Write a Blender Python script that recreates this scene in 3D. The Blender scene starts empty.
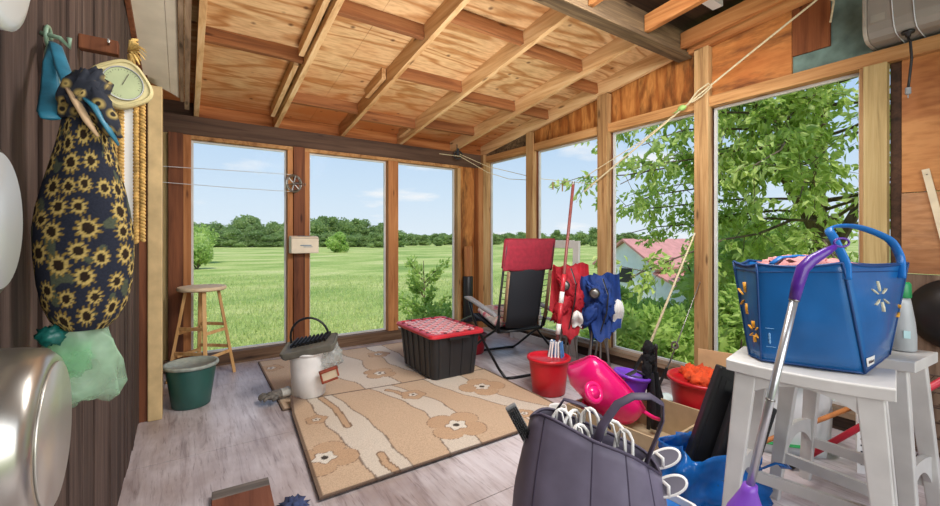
import bpy, bmesh, math, random
from math import sin, cos, pi, radians, sqrt, atan2
from mathutils import Vector, Matrix, Euler, noise
random.seed(7)
SC = bpy.context.scene
COL = SC.collection
R = radians

# ------------------------------------------------------------------ helpers
def lin(c):
    if isinstance(c, str):
        c = c.lstrip('#'); c = tuple(int(c[i:i+2], 16) for i in (0, 2, 4))
    o = []
    for v in c[:3]:
        v = v/255.0
        o.append(v/12.92 if v <= .04045 else ((v+.055)/1.055)**2.4)
    return (o[0], o[1], o[2], 1.0)

class MB:
    def __init__(s): s.v = []; s.f = []; s.m = []
    def add(s, vs, fs, m=0):
        b = len(s.v); s.v += [tuple(p) for p in vs]
        for f in fs: s.f.append(tuple(b+i for i in f)); s.m.append(m)
        return s
    def box(s, c, d, rot=None, m=0, taper=1.0):
        x, y, z = d[0]/2, d[1]/2, d[2]/2; vs = []
        for sz in (-1, 1):
            k = taper if sz < 0 else 1.0
            for sx, sy in ((-1,-1),(1,-1),(1,1),(-1,1)): vs.append(Vector((sx*x*k, sy*y*k, sz*z)))
        if rot is not None:
            if not isinstance(rot, Matrix): rot = Euler(rot).to_matrix()
            vs = [rot @ p for p in vs]
        c = Vector(c); vs = [p+c for p in vs]
        return s.add(vs, [(3,2,1,0),(4,5,6,7),(0,1,5,4),(1,2,6,5),(2,3,7,6),(3,0,4,7)], m)
    def span(s, a, b, m=0):
        return s.box([(a[i]+b[i])/2 for i in range(3)], [abs(b[i]-a[i]) for i in range(3)], None, m)
    def bar(s, p0, p1, w, h, up=(0,0,1), m=0, w1=None, h1=None):
        p0, p1 = Vector(p0), Vector(p1); t = (p1-p0).normalized(); u = Vector(up)
        sd = t.cross(u)
        if sd.length < 1e-4: sd = t.cross(Vector((1,0,0)))
        sd.normalize(); u = sd.cross(t).normalized()
        vs = []
        for p, ww, hh in ((p0, w, h), (p1, w1 or w, h1 or h)):
            for a, b in ((-1,-1),(1,-1),(1,1),(-1,1)): vs.append(p+sd*(a*ww/2)+u*(b*hh/2))
        return s.add(vs, [(3,2,1,0),(4,5,6,7),(0,1,5,4),(1,2,6,5),(2,3,7,6),(3,0,4,7)], m)
    def loft(s, rings, cap0=True, cap1=True, closed=True, m=0):
        n = len(rings[0]); vs = [p for r in rings for p in r]; fs = []
        for i in range(len(rings)-1):
            for j in range(n if closed else n-1):
                k = (j+1) % n
                fs.append((i*n+j, i*n+k, (i+1)*n+k, (i+1)*n+j))
        if cap0: fs.append(tuple(range(n-1, -1, -1)))
        if cap1: fs.append(tuple((len(rings)-1)*n+j for j in range(n)))
        return s.add(vs, fs, m)
    def tube(s, pts, r, n=8, m=0, closed=False, caps=True, flat=1.0):
        P = [Vector(p) for p in pts]; N = len(P); rings = []; prev = None
        for i, p in enumerate(P):
            if closed: t = P[(i+1) % N]-P[i-1]
            else: t = P[min(i+1, N-1)]-P[max(i-1, 0)]
            t.normalize()
            if prev is None:
                a = Vector((0,0,1)) if abs(t.z) < .9 else Vector((1,0,0))
                nx = t.cross(a).normalized()
            else:
                nx = prev - t*prev.dot(t)
                nx = nx.normalized() if nx.length > 1e-5 else t.orthogonal().normalized()
            prev = nx; ny = t.cross(nx)
            rr = r[i] if isinstance(r, (list, tuple)) else r
            rings.append([p+nx*(rr*cos(2*pi*k/n))+ny*(rr*flat*sin(2*pi*k/n)) for k in range(n)])
        if closed: rings.append(rings[0]); return s.loft(rings, False, False, True, m)
        return s.loft(rings, caps, caps, True, m)
    def lathe(s, prof, n=32, c=(0,0,0), m=0, mat=None, sx=1, sy=1):
        c = Vector(c); rings = []
        for r, z in prof:
            ring = []
            for k in range(n):
                p = Vector((r*sx*cos(2*pi*k/n), r*sy*sin(2*pi*k/n), z))
                if mat is not None: p = mat @ p
                ring.append(p+c)
            rings.append(ring)
        return s.loft(rings, prof[0][0] > 1e-6, prof[-1][0] > 1e-6, True, m)
    def blob(s, c, r, nu=16, nv=10, amp=0, fr=3, seed=0, m=0, rot=None):
        c = Vector(c); r = (r, r, r) if not isinstance(r, (tuple, list)) else r; rings = []
        for i in range(nv+1):
            th = pi*i/nv; th = min(max(th, .02), pi-.02); ring = []
            for j in range(nu):
                ph = 2*pi*j/nu
                d = Vector((sin(th)*cos(ph), sin(th)*sin(ph), -cos(th)))
                k = 1+amp*noise.noise(d*fr+Vector((seed*7.3, seed, 0)))
                p = Vector((d.x*r[0], d.y*r[1], d.z*r[2]))*k
                if rot is not None: p = rot @ p
                ring.append(p+c)
            rings.append(ring)
        return s.loft(rings, True, True, True, m)
    def build(s, name, mats, parent=None, smooth=False, bevel=0, loc=None, rot=None, cols=None, solid=0, sub=0):
        me = bpy.data.meshes.new(name); me.from_pydata(s.v, [], s.f)
        if not isinstance(mats, (list, tuple)): mats = [mats]
        for mt in mats: me.materials.append(mt)
        if len(mats) > 1: me.polygons.foreach_set('material_index', s.m)
        if smooth: me.polygons.foreach_set('use_smooth', [True]*len(me.polygons))
        if cols is not None:
            at = me.color_attributes.new('Col', 'FLOAT_COLOR', 'POINT')
            at.data.foreach_set('color', [x for c in cols for x in c])
        me.validate(); me.update()
        bm = bmesh.new(); bm.from_mesh(me); bmesh.ops.recalc_face_normals(bm, faces=bm.faces); bm.to_mesh(me); bm.free()
        o = bpy.data.objects.new(name, me); COL.objects.link(o)
        if parent: o.parent = parent
        if loc: o.location = loc
        if rot: o.rotation_euler = rot
        if solid:
            d = o.modifiers.new('solid', 'SOLIDIFY'); d.thickness = solid; d.offset = 0
        if sub:
            d = o.modifiers.new('sub', 'SUBSURF'); d.levels = sub; d.render_levels = sub
        if bevel:
            d = o.modifiers.new('bev', 'BEVEL'); d.width = bevel; d.segments = 2; d.limit_method = 'ANGLE'; d.angle_limit = R(40)
        if smooth == 'auto' or (smooth and bevel):
            try:
                w = o.modifiers.new('wn', 'WEIGHTED_NORMAL'); w.keep_sharp = True
            except Exception: pass
        return o

def tag(o, label, cat, group=None, kind=None):
    o['label'] = label; o['category'] = cat
    if group: o['group'] = group
    if kind: o['kind'] = kind
    return o
def thing(name, label, cat, loc=(0,0,0), rz=0, group=None, rot=None, kind=None):
    o = bpy.data.objects.new(name, None); COL.objects.link(o); o.empty_display_size = .05
    o.location = loc; o.rotation_euler = rot if rot else (0, 0, rz)
    return tag(o, label, cat, group, kind)
def dup(root, loc, rz=0, scale=None, label=None):
    r = root.copy(); COL.objects.link(r); r.location = loc; r.rotation_euler = (0, 0, rz)
    if scale: r.scale = scale
    if label: r['label'] = label
    for ch in list(root.children):
        c = ch.copy(); COL.objects.link(c); c.parent = r
        for g in list(ch.children):
            d = g.copy(); COL.objects.link(d); d.parent = c
    return r
def arc(c, r, a0, a1, n, ax='xz', ry=None):
    o = []; ry = ry or r
    for i in range(n+1):
        a = R(a0+(a1-a0)*i/n); u, w = r*cos(a), ry*sin(a)
        o.append({'xz': (c[0]+u, c[1], c[2]+w), 'yz': (c[0], c[1]+u, c[2]+w), 'xy': (c[0]+u, c[1]+w, c[2])}[ax])
    return o

# ------------------------------------------------------------------ materials
def newmat(name):
    m = bpy.data.materials.new(name); m.use_nodes = True
    nt = m.node_tree; b = nt.nodes['Principled BSDF']; return m, nt, b
def N(nt, t, **kw):
    n = nt.nodes.new(t)
    for k, v in kw.items():
        if k in ('_',): continue
        if hasattr(n, k) and k not in n.inputs: setattr(n, k, v)
        else: n.inputs[k].default_value = v
    return n
def ramp(nt, fac, stops):
    r = nt.nodes.new('ShaderNodeValToRGB'); e = r.color_ramp.elements
    while len(e) < len(stops): e.new(.5)
    for i, (p, c) in enumerate(stops): e[i].position = p; e[i].color = lin(c)
    nt.links.new(fac, r.inputs['Fac']); return r
def coords(nt, scale=(1,1,1), kind='Object', rot=(0,0,0)):
    t = nt.nodes.new('ShaderNodeTexCoord'); mp = nt.nodes.new('ShaderNodeMapping')
    mp.inputs['Scale'].default_value = scale; mp.inputs['Rotation'].default_value = rot
    nt.links.new(t.outputs[kind], mp.inputs['Vector']); return mp.outputs['Vector']
def bump(nt, b, h, strength=.3, dist=.01):
    bp = nt.nodes.new('ShaderNodeBump'); bp.inputs['Strength'].default_value = strength; bp.inputs['Distance'].default_value = dist
    nt.links.new(h, bp.inputs['Height']); nt.links.new(bp.outputs['Normal'], b.inputs['Normal'])
def mix(nt, a, b, fac, mode='MIX'):
    m = nt.nodes.new('ShaderNodeMix'); m.data_type = 'RGBA'; m.blend_type = mode
    for s, v in (('A', a), ('B', b)):
        i = [q for q in m.inputs if q.name == s and q.type == 'RGBA'][0]
        if hasattr(v, 'links') or hasattr(v, 'is_linked'): nt.links.new(v, i)
        else: i.default_value = lin(v)
    i = [q for q in m.inputs if q.name == 'Factor' and q.type == 'VALUE'][0]
    if isinstance(fac, (int, float)): i.default_value = fac
    else: nt.links.new(fac, i)
    return [q for q in m.outputs if q.type == 'RGBA'][0]

def plain(name, c, rough=.5, var=.12, scale=8, metal=0, bmp=.0, spec=.5, alpha=1, trans=0, sheen=0, coat=0):
    m, nt, b = newmat(name); v = coords(nt)
    n = N(nt, 'ShaderNodeTexNoise', Scale=scale, Detail=4.0); nt.links.new(v, n.inputs['Vector'])
    c0 = lin(c); d = [max(0, x*(1-var*1.6)) for x in c0[:3]]; l = [min(1, x*(1+var)) for x in c0[:3]]
    r = nt.nodes.new('ShaderNodeValToRGB'); r.color_ramp.elements[0].position = .3; r.color_ramp.elements[1].position = .7
    r.color_ramp.elements[0].color = (*d, 1); r.color_ramp.elements[1].color = (*l, 1)
    nt.links.new(n.outputs['Fac'], r.inputs['Fac']); nt.links.new(r.outputs['Color'], b.inputs['Base Color'])
    b.inputs['Roughness'].default_value = rough; b.inputs['Metallic'].default_value = metal
    b.inputs['Specular IOR Level'].default_value = spec
    if alpha < 1: b.inputs['Alpha'].default_value = alpha
    if trans: b.inputs['Transmission Weight'].default_value = trans
    if sheen: b.inputs['Sheen Weight'].default_value = sheen
    if coat: b.inputs['Coat Weight'].default_value = coat
    if bmp: bump(nt, b, n.outputs['Fac'], bmp, .01)
    return m

def wood(name, c1, c2, axis='x', c3=None, rough=.7, across=22, along=1.2, bmp=.25, dark=None, spec=.3, knots=True):
    """Sawn timber: grain streaks stretched along one axis, with a slow blotch layer and small knots."""
    m, nt, b = newmat(name)
    sc = {'x': (along, across, across), 'y': (across, along, across), 'z': (across, across, along)}[axis]
    v = coords(nt, sc); n = N(nt, 'ShaderNodeTexNoise', Scale=1.0, Detail=7.0, Roughness=.65, Distortion=.6)
    nt.links.new(v, n.inputs['Vector'])
    r = ramp(nt, n.outputs['Fac'], [(.28, c2), (.5, c1), (.75, c3 or c1)])
    v2 = coords(nt, tuple(x*.12+.4 for x in sc)); n2 = N(nt, 'ShaderNodeTexNoise', Scale=1.3, Detail=3.0)
    nt.links.new(v2, n2.inputs['Vector'])
    bl = ramp(nt, n2.outputs['Fac'], [(.35, dark or c2), (.62, (255, 255, 255))])
    out = mix(nt, r.outputs['Color'], bl.outputs['Color'], .45, 'MULTIPLY')
    if knots:
        sk = {'x': (2.2, 9, 9), 'y': (9, 2.2, 9), 'z': (9, 9, 2.2)}[axis]
        v3 = coords(nt, sk); vo = N(nt, 'ShaderNodeTexVoronoi', Scale=1.0); nt.links.new(v3, vo.inputs['Vector'])
        kr = ramp(nt, vo.outputs['Distance'], [(.06, (70, 38, 18)), (.13, (255, 255, 255))])
        out = mix(nt, out, kr.outputs['Color'], .7, 'MULTIPLY')
    nt.links.new(out, b.inputs['Base Color'])
    b.inputs['Roughness'].default_value = rough; b.inputs['Specular IOR Level'].default_value = spec
    if bmp: bump(nt, b, n.outputs['Fac'], bmp, .004)
    return m

def plywood(name, base, line, stain, axis='y', freq=26, stain_axis=None, s0=0, s1=1, rough=.6, dots=True, dark=None):
    """Rotary-cut plywood sheet: cathedral grain lines, knots, and a water stain that grows along one axis."""
    m, nt, b = newmat(name)
    sc = {'x': (.7, 3.2, 3.2), 'y': (3.2, .7, 3.2), 'z': (3.2, 3.2, .7)}[axis]
    v = coords(nt, sc); n = N(nt, 'ShaderNodeTexNoise', Scale=1.0, Detail=3.0, Roughness=.45, Distortion=.35); nt.links.new(v, n.inputs['Vector'])
    mu = N(nt, 'ShaderNodeMath', operation='MULTIPLY'); mu.inputs[1].default_value = freq*6.28/4; nt.links.new(n.outputs['Fac'], mu.inputs[0])
    si = N(nt, 'ShaderNodeMath', operation='SINE'); nt.links.new(mu.outputs[0], si.inputs[0])
    mr = N(nt, 'ShaderNodeMapRange'); mr.inputs['From Min'].default_value = -1; nt.links.new(si.outputs[0], mr.inputs['Value'])
    r = ramp(nt, mr.outputs['Result'], [(.0, line), (.22, tuple((line[i]+base[i])/2 for i in range(3))), (.55, base), (1, base)])
    vf = coords(nt, tuple(x*14 for x in sc)); nf = N(nt, 'ShaderNodeTexNoise', Scale=1.0, Detail=4.0); nt.links.new(vf, nf.inputs['Vector'])
    fr = ramp(nt, nf.outputs['Fac'], [(.3, (205, 190, 175)), (.6, (255, 255, 255))])
    out = mix(nt, r.outputs['Color'], fr.outputs['Color'], .7, 'MULTIPLY')
    nb = N(nt, 'ShaderNodeTexNoise', Scale=1.7, Detail=4.0, Roughness=.6); nt.links.new(coords(nt), nb.inputs['Vector'])
    if stain_axis:
        tc = nt.nodes.new('ShaderNodeTexCoord'); sp = nt.nodes.new('ShaderNodeSeparateXYZ'); nt.links.new(tc.outputs['Object'], sp.inputs[0])
        g = N(nt, 'ShaderNodeMapRange'); g.inputs['From Min'].default_value = s0; g.inputs['From Max'].default_value = s1
        nt.links.new(sp.outputs[stain_axis.upper()], g.inputs['Value'])
        ad = N(nt, 'ShaderNodeMath', operation='MULTIPLY_ADD'); nt.links.new(nb.outputs['Fac'], ad.inputs[0]); ad.inputs[1].default_value = 1.6
        nt.links.new(g.outputs['Result'], ad.inputs[2])
        sf = ramp(nt, ad.outputs[0], [(.82, (0, 0, 0)), (1.0, (255, 255, 255))]) if False else N(nt, 'ShaderNodeMapRange')
        sf.inputs['From Min'].default_value = .95; sf.inputs['From Max'].default_value = 1.75; nt.links.new(ad.outputs[0], sf.inputs['Value'])
        out = mix(nt, out, stain, sf.outputs['Result'])
    else:
        sf = N(nt, 'ShaderNodeMapRange'); sf.inputs['From Min'].default_value = .45; sf.inputs['From Max'].default_value = .8; nt.links.new(nb.outputs['Fac'], sf.inputs['Value'])
        out = mix(nt, out, stain, sf.outputs['Result'])
    if dark:
        nd = N(nt, 'ShaderNodeTexNoise', Scale=1.0, Detail=6.0, Roughness=.7); nt.links.new(coords(nt, tuple(x*1.8 for x in sc)), nd.inputs['Vector'])
        df = N(nt, 'ShaderNodeMapRange'); df.inputs['From Min'].default_value = .5; df.inputs['From Max'].default_value = .68; nt.links.new(nd.outputs['Fac'], df.inputs['Value'])
        out = mix(nt, out, dark, df.outputs['Result'])
    if dots:
        vo = N(nt, 'ShaderNodeTexVoronoi', Scale=6.5); nt.links.new(coords(nt, (1, 1, .2)), vo.inputs['Vector'])
        kr = ramp(nt, vo.outputs['Distance'], [(.05, (90, 50, 26)), (.15, (255, 255, 255))])
        out = mix(nt, out, kr.outputs['Color'], .75, 'MULTIPLY')
    nt.links.new(out, b.inputs['Base Color']); b.inputs['Roughness'].default_value = rough; b.inputs['Specular IOR Level'].default_value = .3
    bump(nt, b, nf.outputs['Fac'], .1, .003); return m

def vcol(name, rough=.8, bmp=.2, scale=250, sheen=0, trans=False):
    m, nt, b = newmat(name); a = nt.nodes.new('ShaderNodeAttribute'); a.attribute_name = 'Col'
    n = N(nt, 'ShaderNodeTexNoise', Scale=float(scale), Detail=2.0); nt.links.new(coords(nt), n.inputs['Vector'])
    fr = ramp(nt, n.outputs['Fac'], [(.3, (215, 212, 208)), (.65, (255, 255, 255))])
    out = mix(nt, a.outputs['Color'], fr.outputs['Color'], .8, 'MULTIPLY')
    nt.links.new(out, b.inputs['Base Color']); b.inputs['Roughness'].default_value = rough
    b.inputs['Specular IOR Level'].default_value = .2
    if bmp: bump(nt, b, n.outputs['Fac'], bmp, .003)
    return m

def film(name, c, op=.55, rough=.25):
    """Thin plastic film: part see-through, part lit surface with light passing through."""
    m, nt, b = newmat(name); n = N(nt, 'ShaderNodeTexNoise', Scale=14.0, Detail=3.0); nt.links.new(coords(nt), n.inputs['Vector'])
    tr = nt.nodes.new('ShaderNodeBsdfTransparent'); tl = nt.nodes.new('ShaderNodeBsdfTranslucent'); tl.inputs['Color'].default_value = lin(c)
    b.inputs['Base Color'].default_value = lin(c); b.inputs['Roughness'].default_value = rough
    m1 = nt.nodes.new('ShaderNodeMixShader'); m1.inputs[0].default_value = .35
    nt.links.new(b.outputs[0], m1.inputs[1]); nt.links.new(tl.outputs[0], m1.inputs[2])
    m2 = nt.nodes.new('ShaderNodeMixShader'); mr = N(nt, 'ShaderNodeMapRange'); mr.inputs['To Min'].default_value = max(0, op-.25); mr.inputs['To Max'].default_value = min(1, op+.25)
    mr.inputs['From Min'].default_value = .3; mr.inputs['From Max'].default_value = .7
    nt.links.new(n.outputs['Fac'], mr.inputs['Value']); nt.links.new(mr.outputs['Result'], m2.inputs[0])
    nt.links.new(tr.outputs[0], m2.inputs[1]); nt.links.new(m1.outputs[0], m2.inputs[2])
    nt.links.new(m2.outputs[0], nt.nodes['Material Output'].inputs['Surface'])
    bump(nt, b, n.outputs['Fac'], .4, .01); return m

def glass(name):
    m, nt, b = newmat(name); nt.nodes.remove(b)
    tr = nt.nodes.new('ShaderNodeBsdfTransparent'); tr.inputs['Color'].default_value = (.97, .98, .98, 1)
    gl = nt.nodes.new('ShaderNodeBsdfGlossy'); gl.inputs['Roughness'].default_value = .02
    fr = nt.nodes.new('ShaderNodeFresnel'); fr.inputs['IOR'].default_value = 1.12
    n = N(nt, 'ShaderNodeTexNoise', Scale=5.0); nt.links.new(coords(nt), n.inputs['Vector'])
    mu = N(nt, 'ShaderNodeMath', operation='MULTIPLY'); nt.links.new(fr.outputs[0], mu.inputs[0]); nt.links.new(n.outputs['Fac'], mu.inputs[1])
    mx = nt.nodes.new('ShaderNodeMixShader'); nt.links.new(mu.outputs[0], mx.inputs[0])
    nt.links.new(tr.outputs[0], mx.inputs[1]); nt.links.new(gl.outputs[0], mx.inputs[2])
    nt.links.new(mx.outputs[0], nt.nodes['Material Output'].inputs['Surface']); return m

def leafmat(name, c1, c2, c3, rnd=0.0):
    m, nt, b = newmat(name); n = N(nt, 'ShaderNodeTexNoise', Scale=1.4 if rnd == 0 else .8, Detail=3.0); nt.links.new(coords(nt), n.inputs['Vector'])
    g = nt.nodes.new('ShaderNodeNewGeometry')
    ad = N(nt, 'ShaderNodeMath', operation='MULTIPLY_ADD'); nt.links.new(g.outputs['Random Per Island'], ad.inputs[0]); ad.inputs[1].default_value = .45
    sb = N(nt, 'ShaderNodeMath', operation='SUBTRACT'); nt.links.new(n.outputs['Fac'], sb.inputs[0]); sb.inputs[1].default_value = .22
    nt.links.new(sb.outputs[0], ad.inputs[2])
    r = ramp(nt, ad.outputs[0], [(.2, c1), (.5, c2), (.8, c3)])
    col = r.outputs['Color']
    if rnd:
        oi = nt.nodes.new('ShaderNodeObjectInfo'); rr = ramp(nt, oi.outputs['Random'], [(0, (150, 175, 165)), (1, (255, 255, 235))])
        col = mix(nt, col, rr.outputs['Color'], rnd, 'MULTIPLY')
    nt.links.new(col, b.inputs['Base Color']); b.inputs['Roughness'].default_value = .55; b.inputs['Specular IOR Level'].default_value = .25
    tl = nt.nodes.new('ShaderNodeBsdfTranslucent'); nt.links.new(col, tl.inputs['Color'])
    mx = nt.nodes.new('ShaderNodeMixShader'); mx.inputs[0].default_value = .45
    nt.links.new(b.outputs[0], mx.inputs[1]); nt.links.new(tl.outputs[0], mx.inputs[2]); nt.links.new(mx.outputs[0], nt.nodes['Material Output'].inputs['Surface'])
    return m
# ------------------------------------------------------------------ world, camera, lights
w = bpy.data.worlds.new('World'); SC.world = w; w.use_nodes = True
nt = w.node_tree; bg = nt.nodes['Background']
tc = nt.nodes.new('ShaderNodeTexCoord'); sp = nt.nodes.new('ShaderNodeSeparateXYZ'); nt.links.new(tc.outputs['Generated'], sp.inputs[0])
sky = ramp(nt, sp.outputs['Z'], [(0.0, (228, 240, 250)), (.10, (212, 232, 250)), (.30, (176, 210, 246)), (.8, (120, 172, 235))])
za = N(nt, 'ShaderNodeMath', operation='ADD'); za.inputs[1].default_value = .16; nt.links.new(sp.outputs['Z'], za.inputs[0])
zm = N(nt, 'ShaderNodeMath', operation='MAXIMUM'); zm.inputs[1].default_value = .05; nt.links.new(za.outputs[0], zm.inputs[0])
cx = nt.nodes.new('ShaderNodeCombineXYZ')
for i, k in enumerate('XY'):
    dv = N(nt, 'ShaderNodeMath', operation='DIVIDE'); nt.links.new(sp.outputs[k], dv.inputs[0]); nt.links.new(zm.outputs[0], dv.inputs[1]); nt.links.new(dv.outputs[0], cx.inputs[i])
cn = N(nt, 'ShaderNodeTexNoise', Scale=.9, Detail=7.0, Roughness=.55); nt.links.new(cx.outputs[0], cn.inputs['Vector'])
cr = ramp(nt, cn.outputs['Fac'], [(.57, (0, 0, 0)), (.70, (255, 255, 255))])
skc = mix(nt, sky.outputs['Color'], (250, 251, 253), cr.outputs['Color'])
nt.links.new(skc, bg.inputs['Color']); bg.inputs['Strength'].default_value = 1.0

cam = bpy.data.cameras.new('camera'); co = bpy.data.objects.new('camera', cam); COL.objects.link(co)
cam.sensor_width = 36; cam.lens = 36*420/940; cam.shift_y = -15/940; cam.clip_end = 2000; cam.clip_start = .02
co.location = (0, 0, 1.2); co.rotation_euler = (R(90), 0, -R(34.2)); SC.camera = co
SC.view_settings.view_transform = 'Standard'; SC.view_settings.look = 'None'; SC.view_settings.exposure = 0.0

def lamp(name, kind, loc, energy, size=1, color=(1, 1, 1), look=None, sy=None):
    l = bpy.data.lights.new(name, kind); o = bpy.data.objects.new(name, l); COL.objects.link(o); o.location = loc; l.energy = energy; l.color = color
    if kind == 'AREA':
        l.size = size
        if sy: l.shape = 'RECTANGLE'; l.size_y = sy
    if kind == 'SUN': l.angle = R(size)
    if look: o.rotation_euler = (Vector(look)-Vector(loc)).to_track_quat('-Z', 'Y').to_euler()
    return o
lamp('sun', 'SUN', (-6, -12, 22), 3.1, 2.0, (1, .95, .86), (0, 0, 0))
lamp('porch_fill', 'AREA', (.9, -1.3, 1.75), 56, 2.6, (1, .97, .93), (2.0, 3.2, 1.5), 1.6)  # added soft fill light behind the camera, brightens the room
lamp('overhead_fill', 'AREA', (1.7, .95, 2.62), 84, 1.3, (1, .97, .94), (1.7, 3.3, 0), .8)  # added fill light, out of view under the joists; no real fixture there
cb = lamp('ceiling_fill', 'AREA', (1.35, 2.3, .35), 27, 1.0, (1, .95, .89), (1.6, 2.7, 3.0), 1.0); cb.data.spread = R(125)  # added light near the floor, aimed up to brighten the ceiling

# ------------------------------------------------------------------ shared materials
M = {}
M['rafter'] = wood('rafter_timber', (222, 184, 134), (182, 136, 84), 'y', (238, 212, 168))
M['block'] = wood('blocking_timber', (158, 102, 62), (108, 66, 38), 'x', (186, 132, 86))
M['sheath'] = plywood('roof_plywood', (222, 184, 136), (184, 132, 82), (192, 116, 62), 'x', 30, 'y', 3.3, 4.9)
M['beam'] = wood('dark_painted_beam', (92, 68, 54), (64, 47, 38), 'x', (108, 84, 68), dark=(130, 110, 100))
M['greybeam'] = wood('weathered_beam', (104, 84, 62), (58, 46, 36), 'x', (150, 128, 96), dark=(110, 90, 70))
M['joist'] = wood('old_joist', (196, 132, 76), (140, 84, 42), 'y', (214, 158, 100))
M['deck'] = wood('old_roof_deck', (78, 52, 36), (44, 30, 22), 'x', (100, 70, 50))
M['orange_z'] = wood('orange_trim_upright', (192, 132, 82), (150, 94, 50), 'z', (214, 158, 106))
M['orange_x'] = wood('orange_trim_cross', (188, 118, 66), (138, 78, 38), 'x', (210, 146, 92))
M['tan_z'] = wood('tan_post', (188, 148, 100), (126, 90, 56), 'z', (214, 180, 134), dark=(150, 118, 86))
M['tan_y'] = wood('tan_header', (192, 142, 90), (138, 92, 52), 'y', (214, 170, 118), dark=(140, 104, 72))
M['brown_z'] = wood('brown_jamb', (122, 72, 46), (82, 46, 30), 'z', (150, 92, 58))
M['pt_z'] = wood('treated_post', (186, 162, 112), (140, 116, 74), 'z', (206, 184, 138), dark=(150, 124, 80), knots=True)
M['sill_x'] = wood('weathered_sill', (112, 86, 66), (62, 46, 36), 'x', (152, 126, 102), dark=(120, 100, 84))
M['sill_y'] = wood('weathered_ledge', (150, 124, 100), (92, 72, 56), 'y', (176, 152, 128))
M['knee_y'] = wood('dark_kneewall', (84, 66, 56), (48, 38, 32), 'y', (104, 84, 70))
M['plyA'] = plywood('stained_plywood', (198, 134, 72), (158, 94, 44), (146, 82, 36), 'z', 24, dots=False, dark=(66, 40, 22))
M['plyB'] = plywood('orange_plywood', (204, 138, 76), (172, 104, 54), (176, 96, 44), 'y', 10, dark=(112, 66, 36))
M['plyC'] = plywood('wall_plywood', (196, 138, 84), (166, 106, 60), (170, 100, 54), 'y', 9, dots=False)
M['plyD'] = plywood('scuffed_plywood', (184, 134, 92), (152, 104, 68), (206, 178, 150), 'y', 9, dots=False, dark=(130, 92, 66))
M['brownpanel'] = wood('brown_panel', (150, 90, 52), (112, 62, 34), 'z', (166, 106, 64))
M['teal'] = plain('teal_paint', (108, 134, 126), .7, .22, 12, bmp=.15)
M['boards'] = wood('weathered_barn_board', (84, 67, 60), (44, 34, 31), 'z', (114, 95, 87), rough=.85, across=30, along=1.6, bmp=.5, dark=(110, 88, 80), knots=False)
M['cream_post'] = plain('cream_paint', (206, 178, 128), .6, .12, 10, bmp=.1)
M['cream_soffit'] = plain('cream_soffit_paint', (214, 204, 184), .65, .08, 6, bmp=.1)
M['glass'] = glass('window_glass')
M['white'] = plain('white_plastic', (236, 234, 230), .4, .05, 10)
M['whitepaint'] = plain('white_paint', (208, 206, 202), .45, .07, 8, bmp=.08)
M['black'] = plain('black_plastic', (30, 30, 32), .45, .15, 12)
M['blackmetal'] = plain('black_tube', (28, 29, 32), .35, .1, 12, metal=.3)
M['steel'] = plain('grey_steel', (150, 148, 144), .3, .08, 12, metal=.85)
M['rope'] = plain('cream_rope', (214, 200, 164), .8, .12, 60)
M['line'] = plain('clear_line', (206, 210, 214), .5, .05, 30)

# floor: plywood sheets, worn grey-lavender paint with grain along Y
m, nt2, b = newmat('worn_painted_floor')
n = N(nt2, 'ShaderNodeTexNoise', Scale=1.0, Detail=8.0, Roughness=.65, Distortion=.8); nt2.links.new(coords(nt2, (18, 2.0, 1)), n.inputs['Vector'])
r = ramp(nt2, n.outputs['Fac'], [(.28, (158, 147, 147)), (.46, (206, 199, 201)), (.7, (224, 220, 222))])
n2 = N(nt2, 'ShaderNodeTexNoise', Scale=1.1, Detail=5.0, Roughness=.6); nt2.links.new(coords(nt2, (1.3, .8, 1)), n2.inputs['Vector'])
r2 = ramp(nt2, n2.outputs['Fac'], [(.34, (176, 156, 146)), (.6, (255, 253, 255))])
c = mix(nt2, r.outputs['Color'], r2.outputs['Color'], .85, 'MULTIPLY')
n3 = N(nt2, 'ShaderNodeTexNoise', Scale=1.0, Detail=6.0, Roughness=.7); nt2.links.new(coords(nt2, (70, 5, 1)), n3.inputs['Vector'])
r3 = ramp(nt2, n3.outputs['Fac'], [(.33, (140, 124, 118)), (.45, (255, 255, 255))])
c = mix(nt2, c, r3.outputs['Color'], .55, 'MULTIPLY')
nt2.links.new(c, b.inputs['Base Color']); b.inputs['Roughness'].default_value = .4; bump(nt2, b, n.outputs['Fac'], .3, .004)
M['floor'] = m

# ------------------------------------------------------------------ the room shell
def struct(name, mb, mat, label, cat, parent=None, **kw):
    o = mb.build(name, mat, parent, **kw)
    if parent is None: tag(o, label, cat, kind='structure')
    return o
XL, XR, YB = -.245, 3.41, 4.65
zr = lambda y: 2.32+.138*(YB-y)          # underside of the rafters
zs = lambda y: zr(y)+.14                 # underside of the roof sheets

f = MB()
for y0, y1 in ((-2.0, -.9), (-.896, .36), (.364, 1.56), (1.564, 2.775), (2.779, 3.97), (3.974, 4.72)):
    f.span((-.5, y0, -.05), (3.55, y1, 0))
f.span((-.5, -2, -.3), (3.55, 4.72, -.052))
struct('floor', f, M['floor'], 'worn grey painted plywood porch floor with open grain', 'floor')

# left wall: weathered upright boards
f = MB(); y = -2.0; k = 0
while y < 4.62:
    wd = .085+.05*random.random(); d = random.uniform(0, .008)
    f.box((XL-.05+d/2-.004, y+wd/2, 1.6), (.1+d, wd-random.uniform(.003, .008), 3.2)); y += wd
f.span((XL-.2, -2, 0), (XL-.09, 4.62, 3.2))
struct('wall_left', f, M['boards'], 'left wall of dark weathered vertical barn boards', 'wall')

f = MB(); f.span((-.4, -2.3, 0), (3.7, -2.2, .0001))
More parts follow.
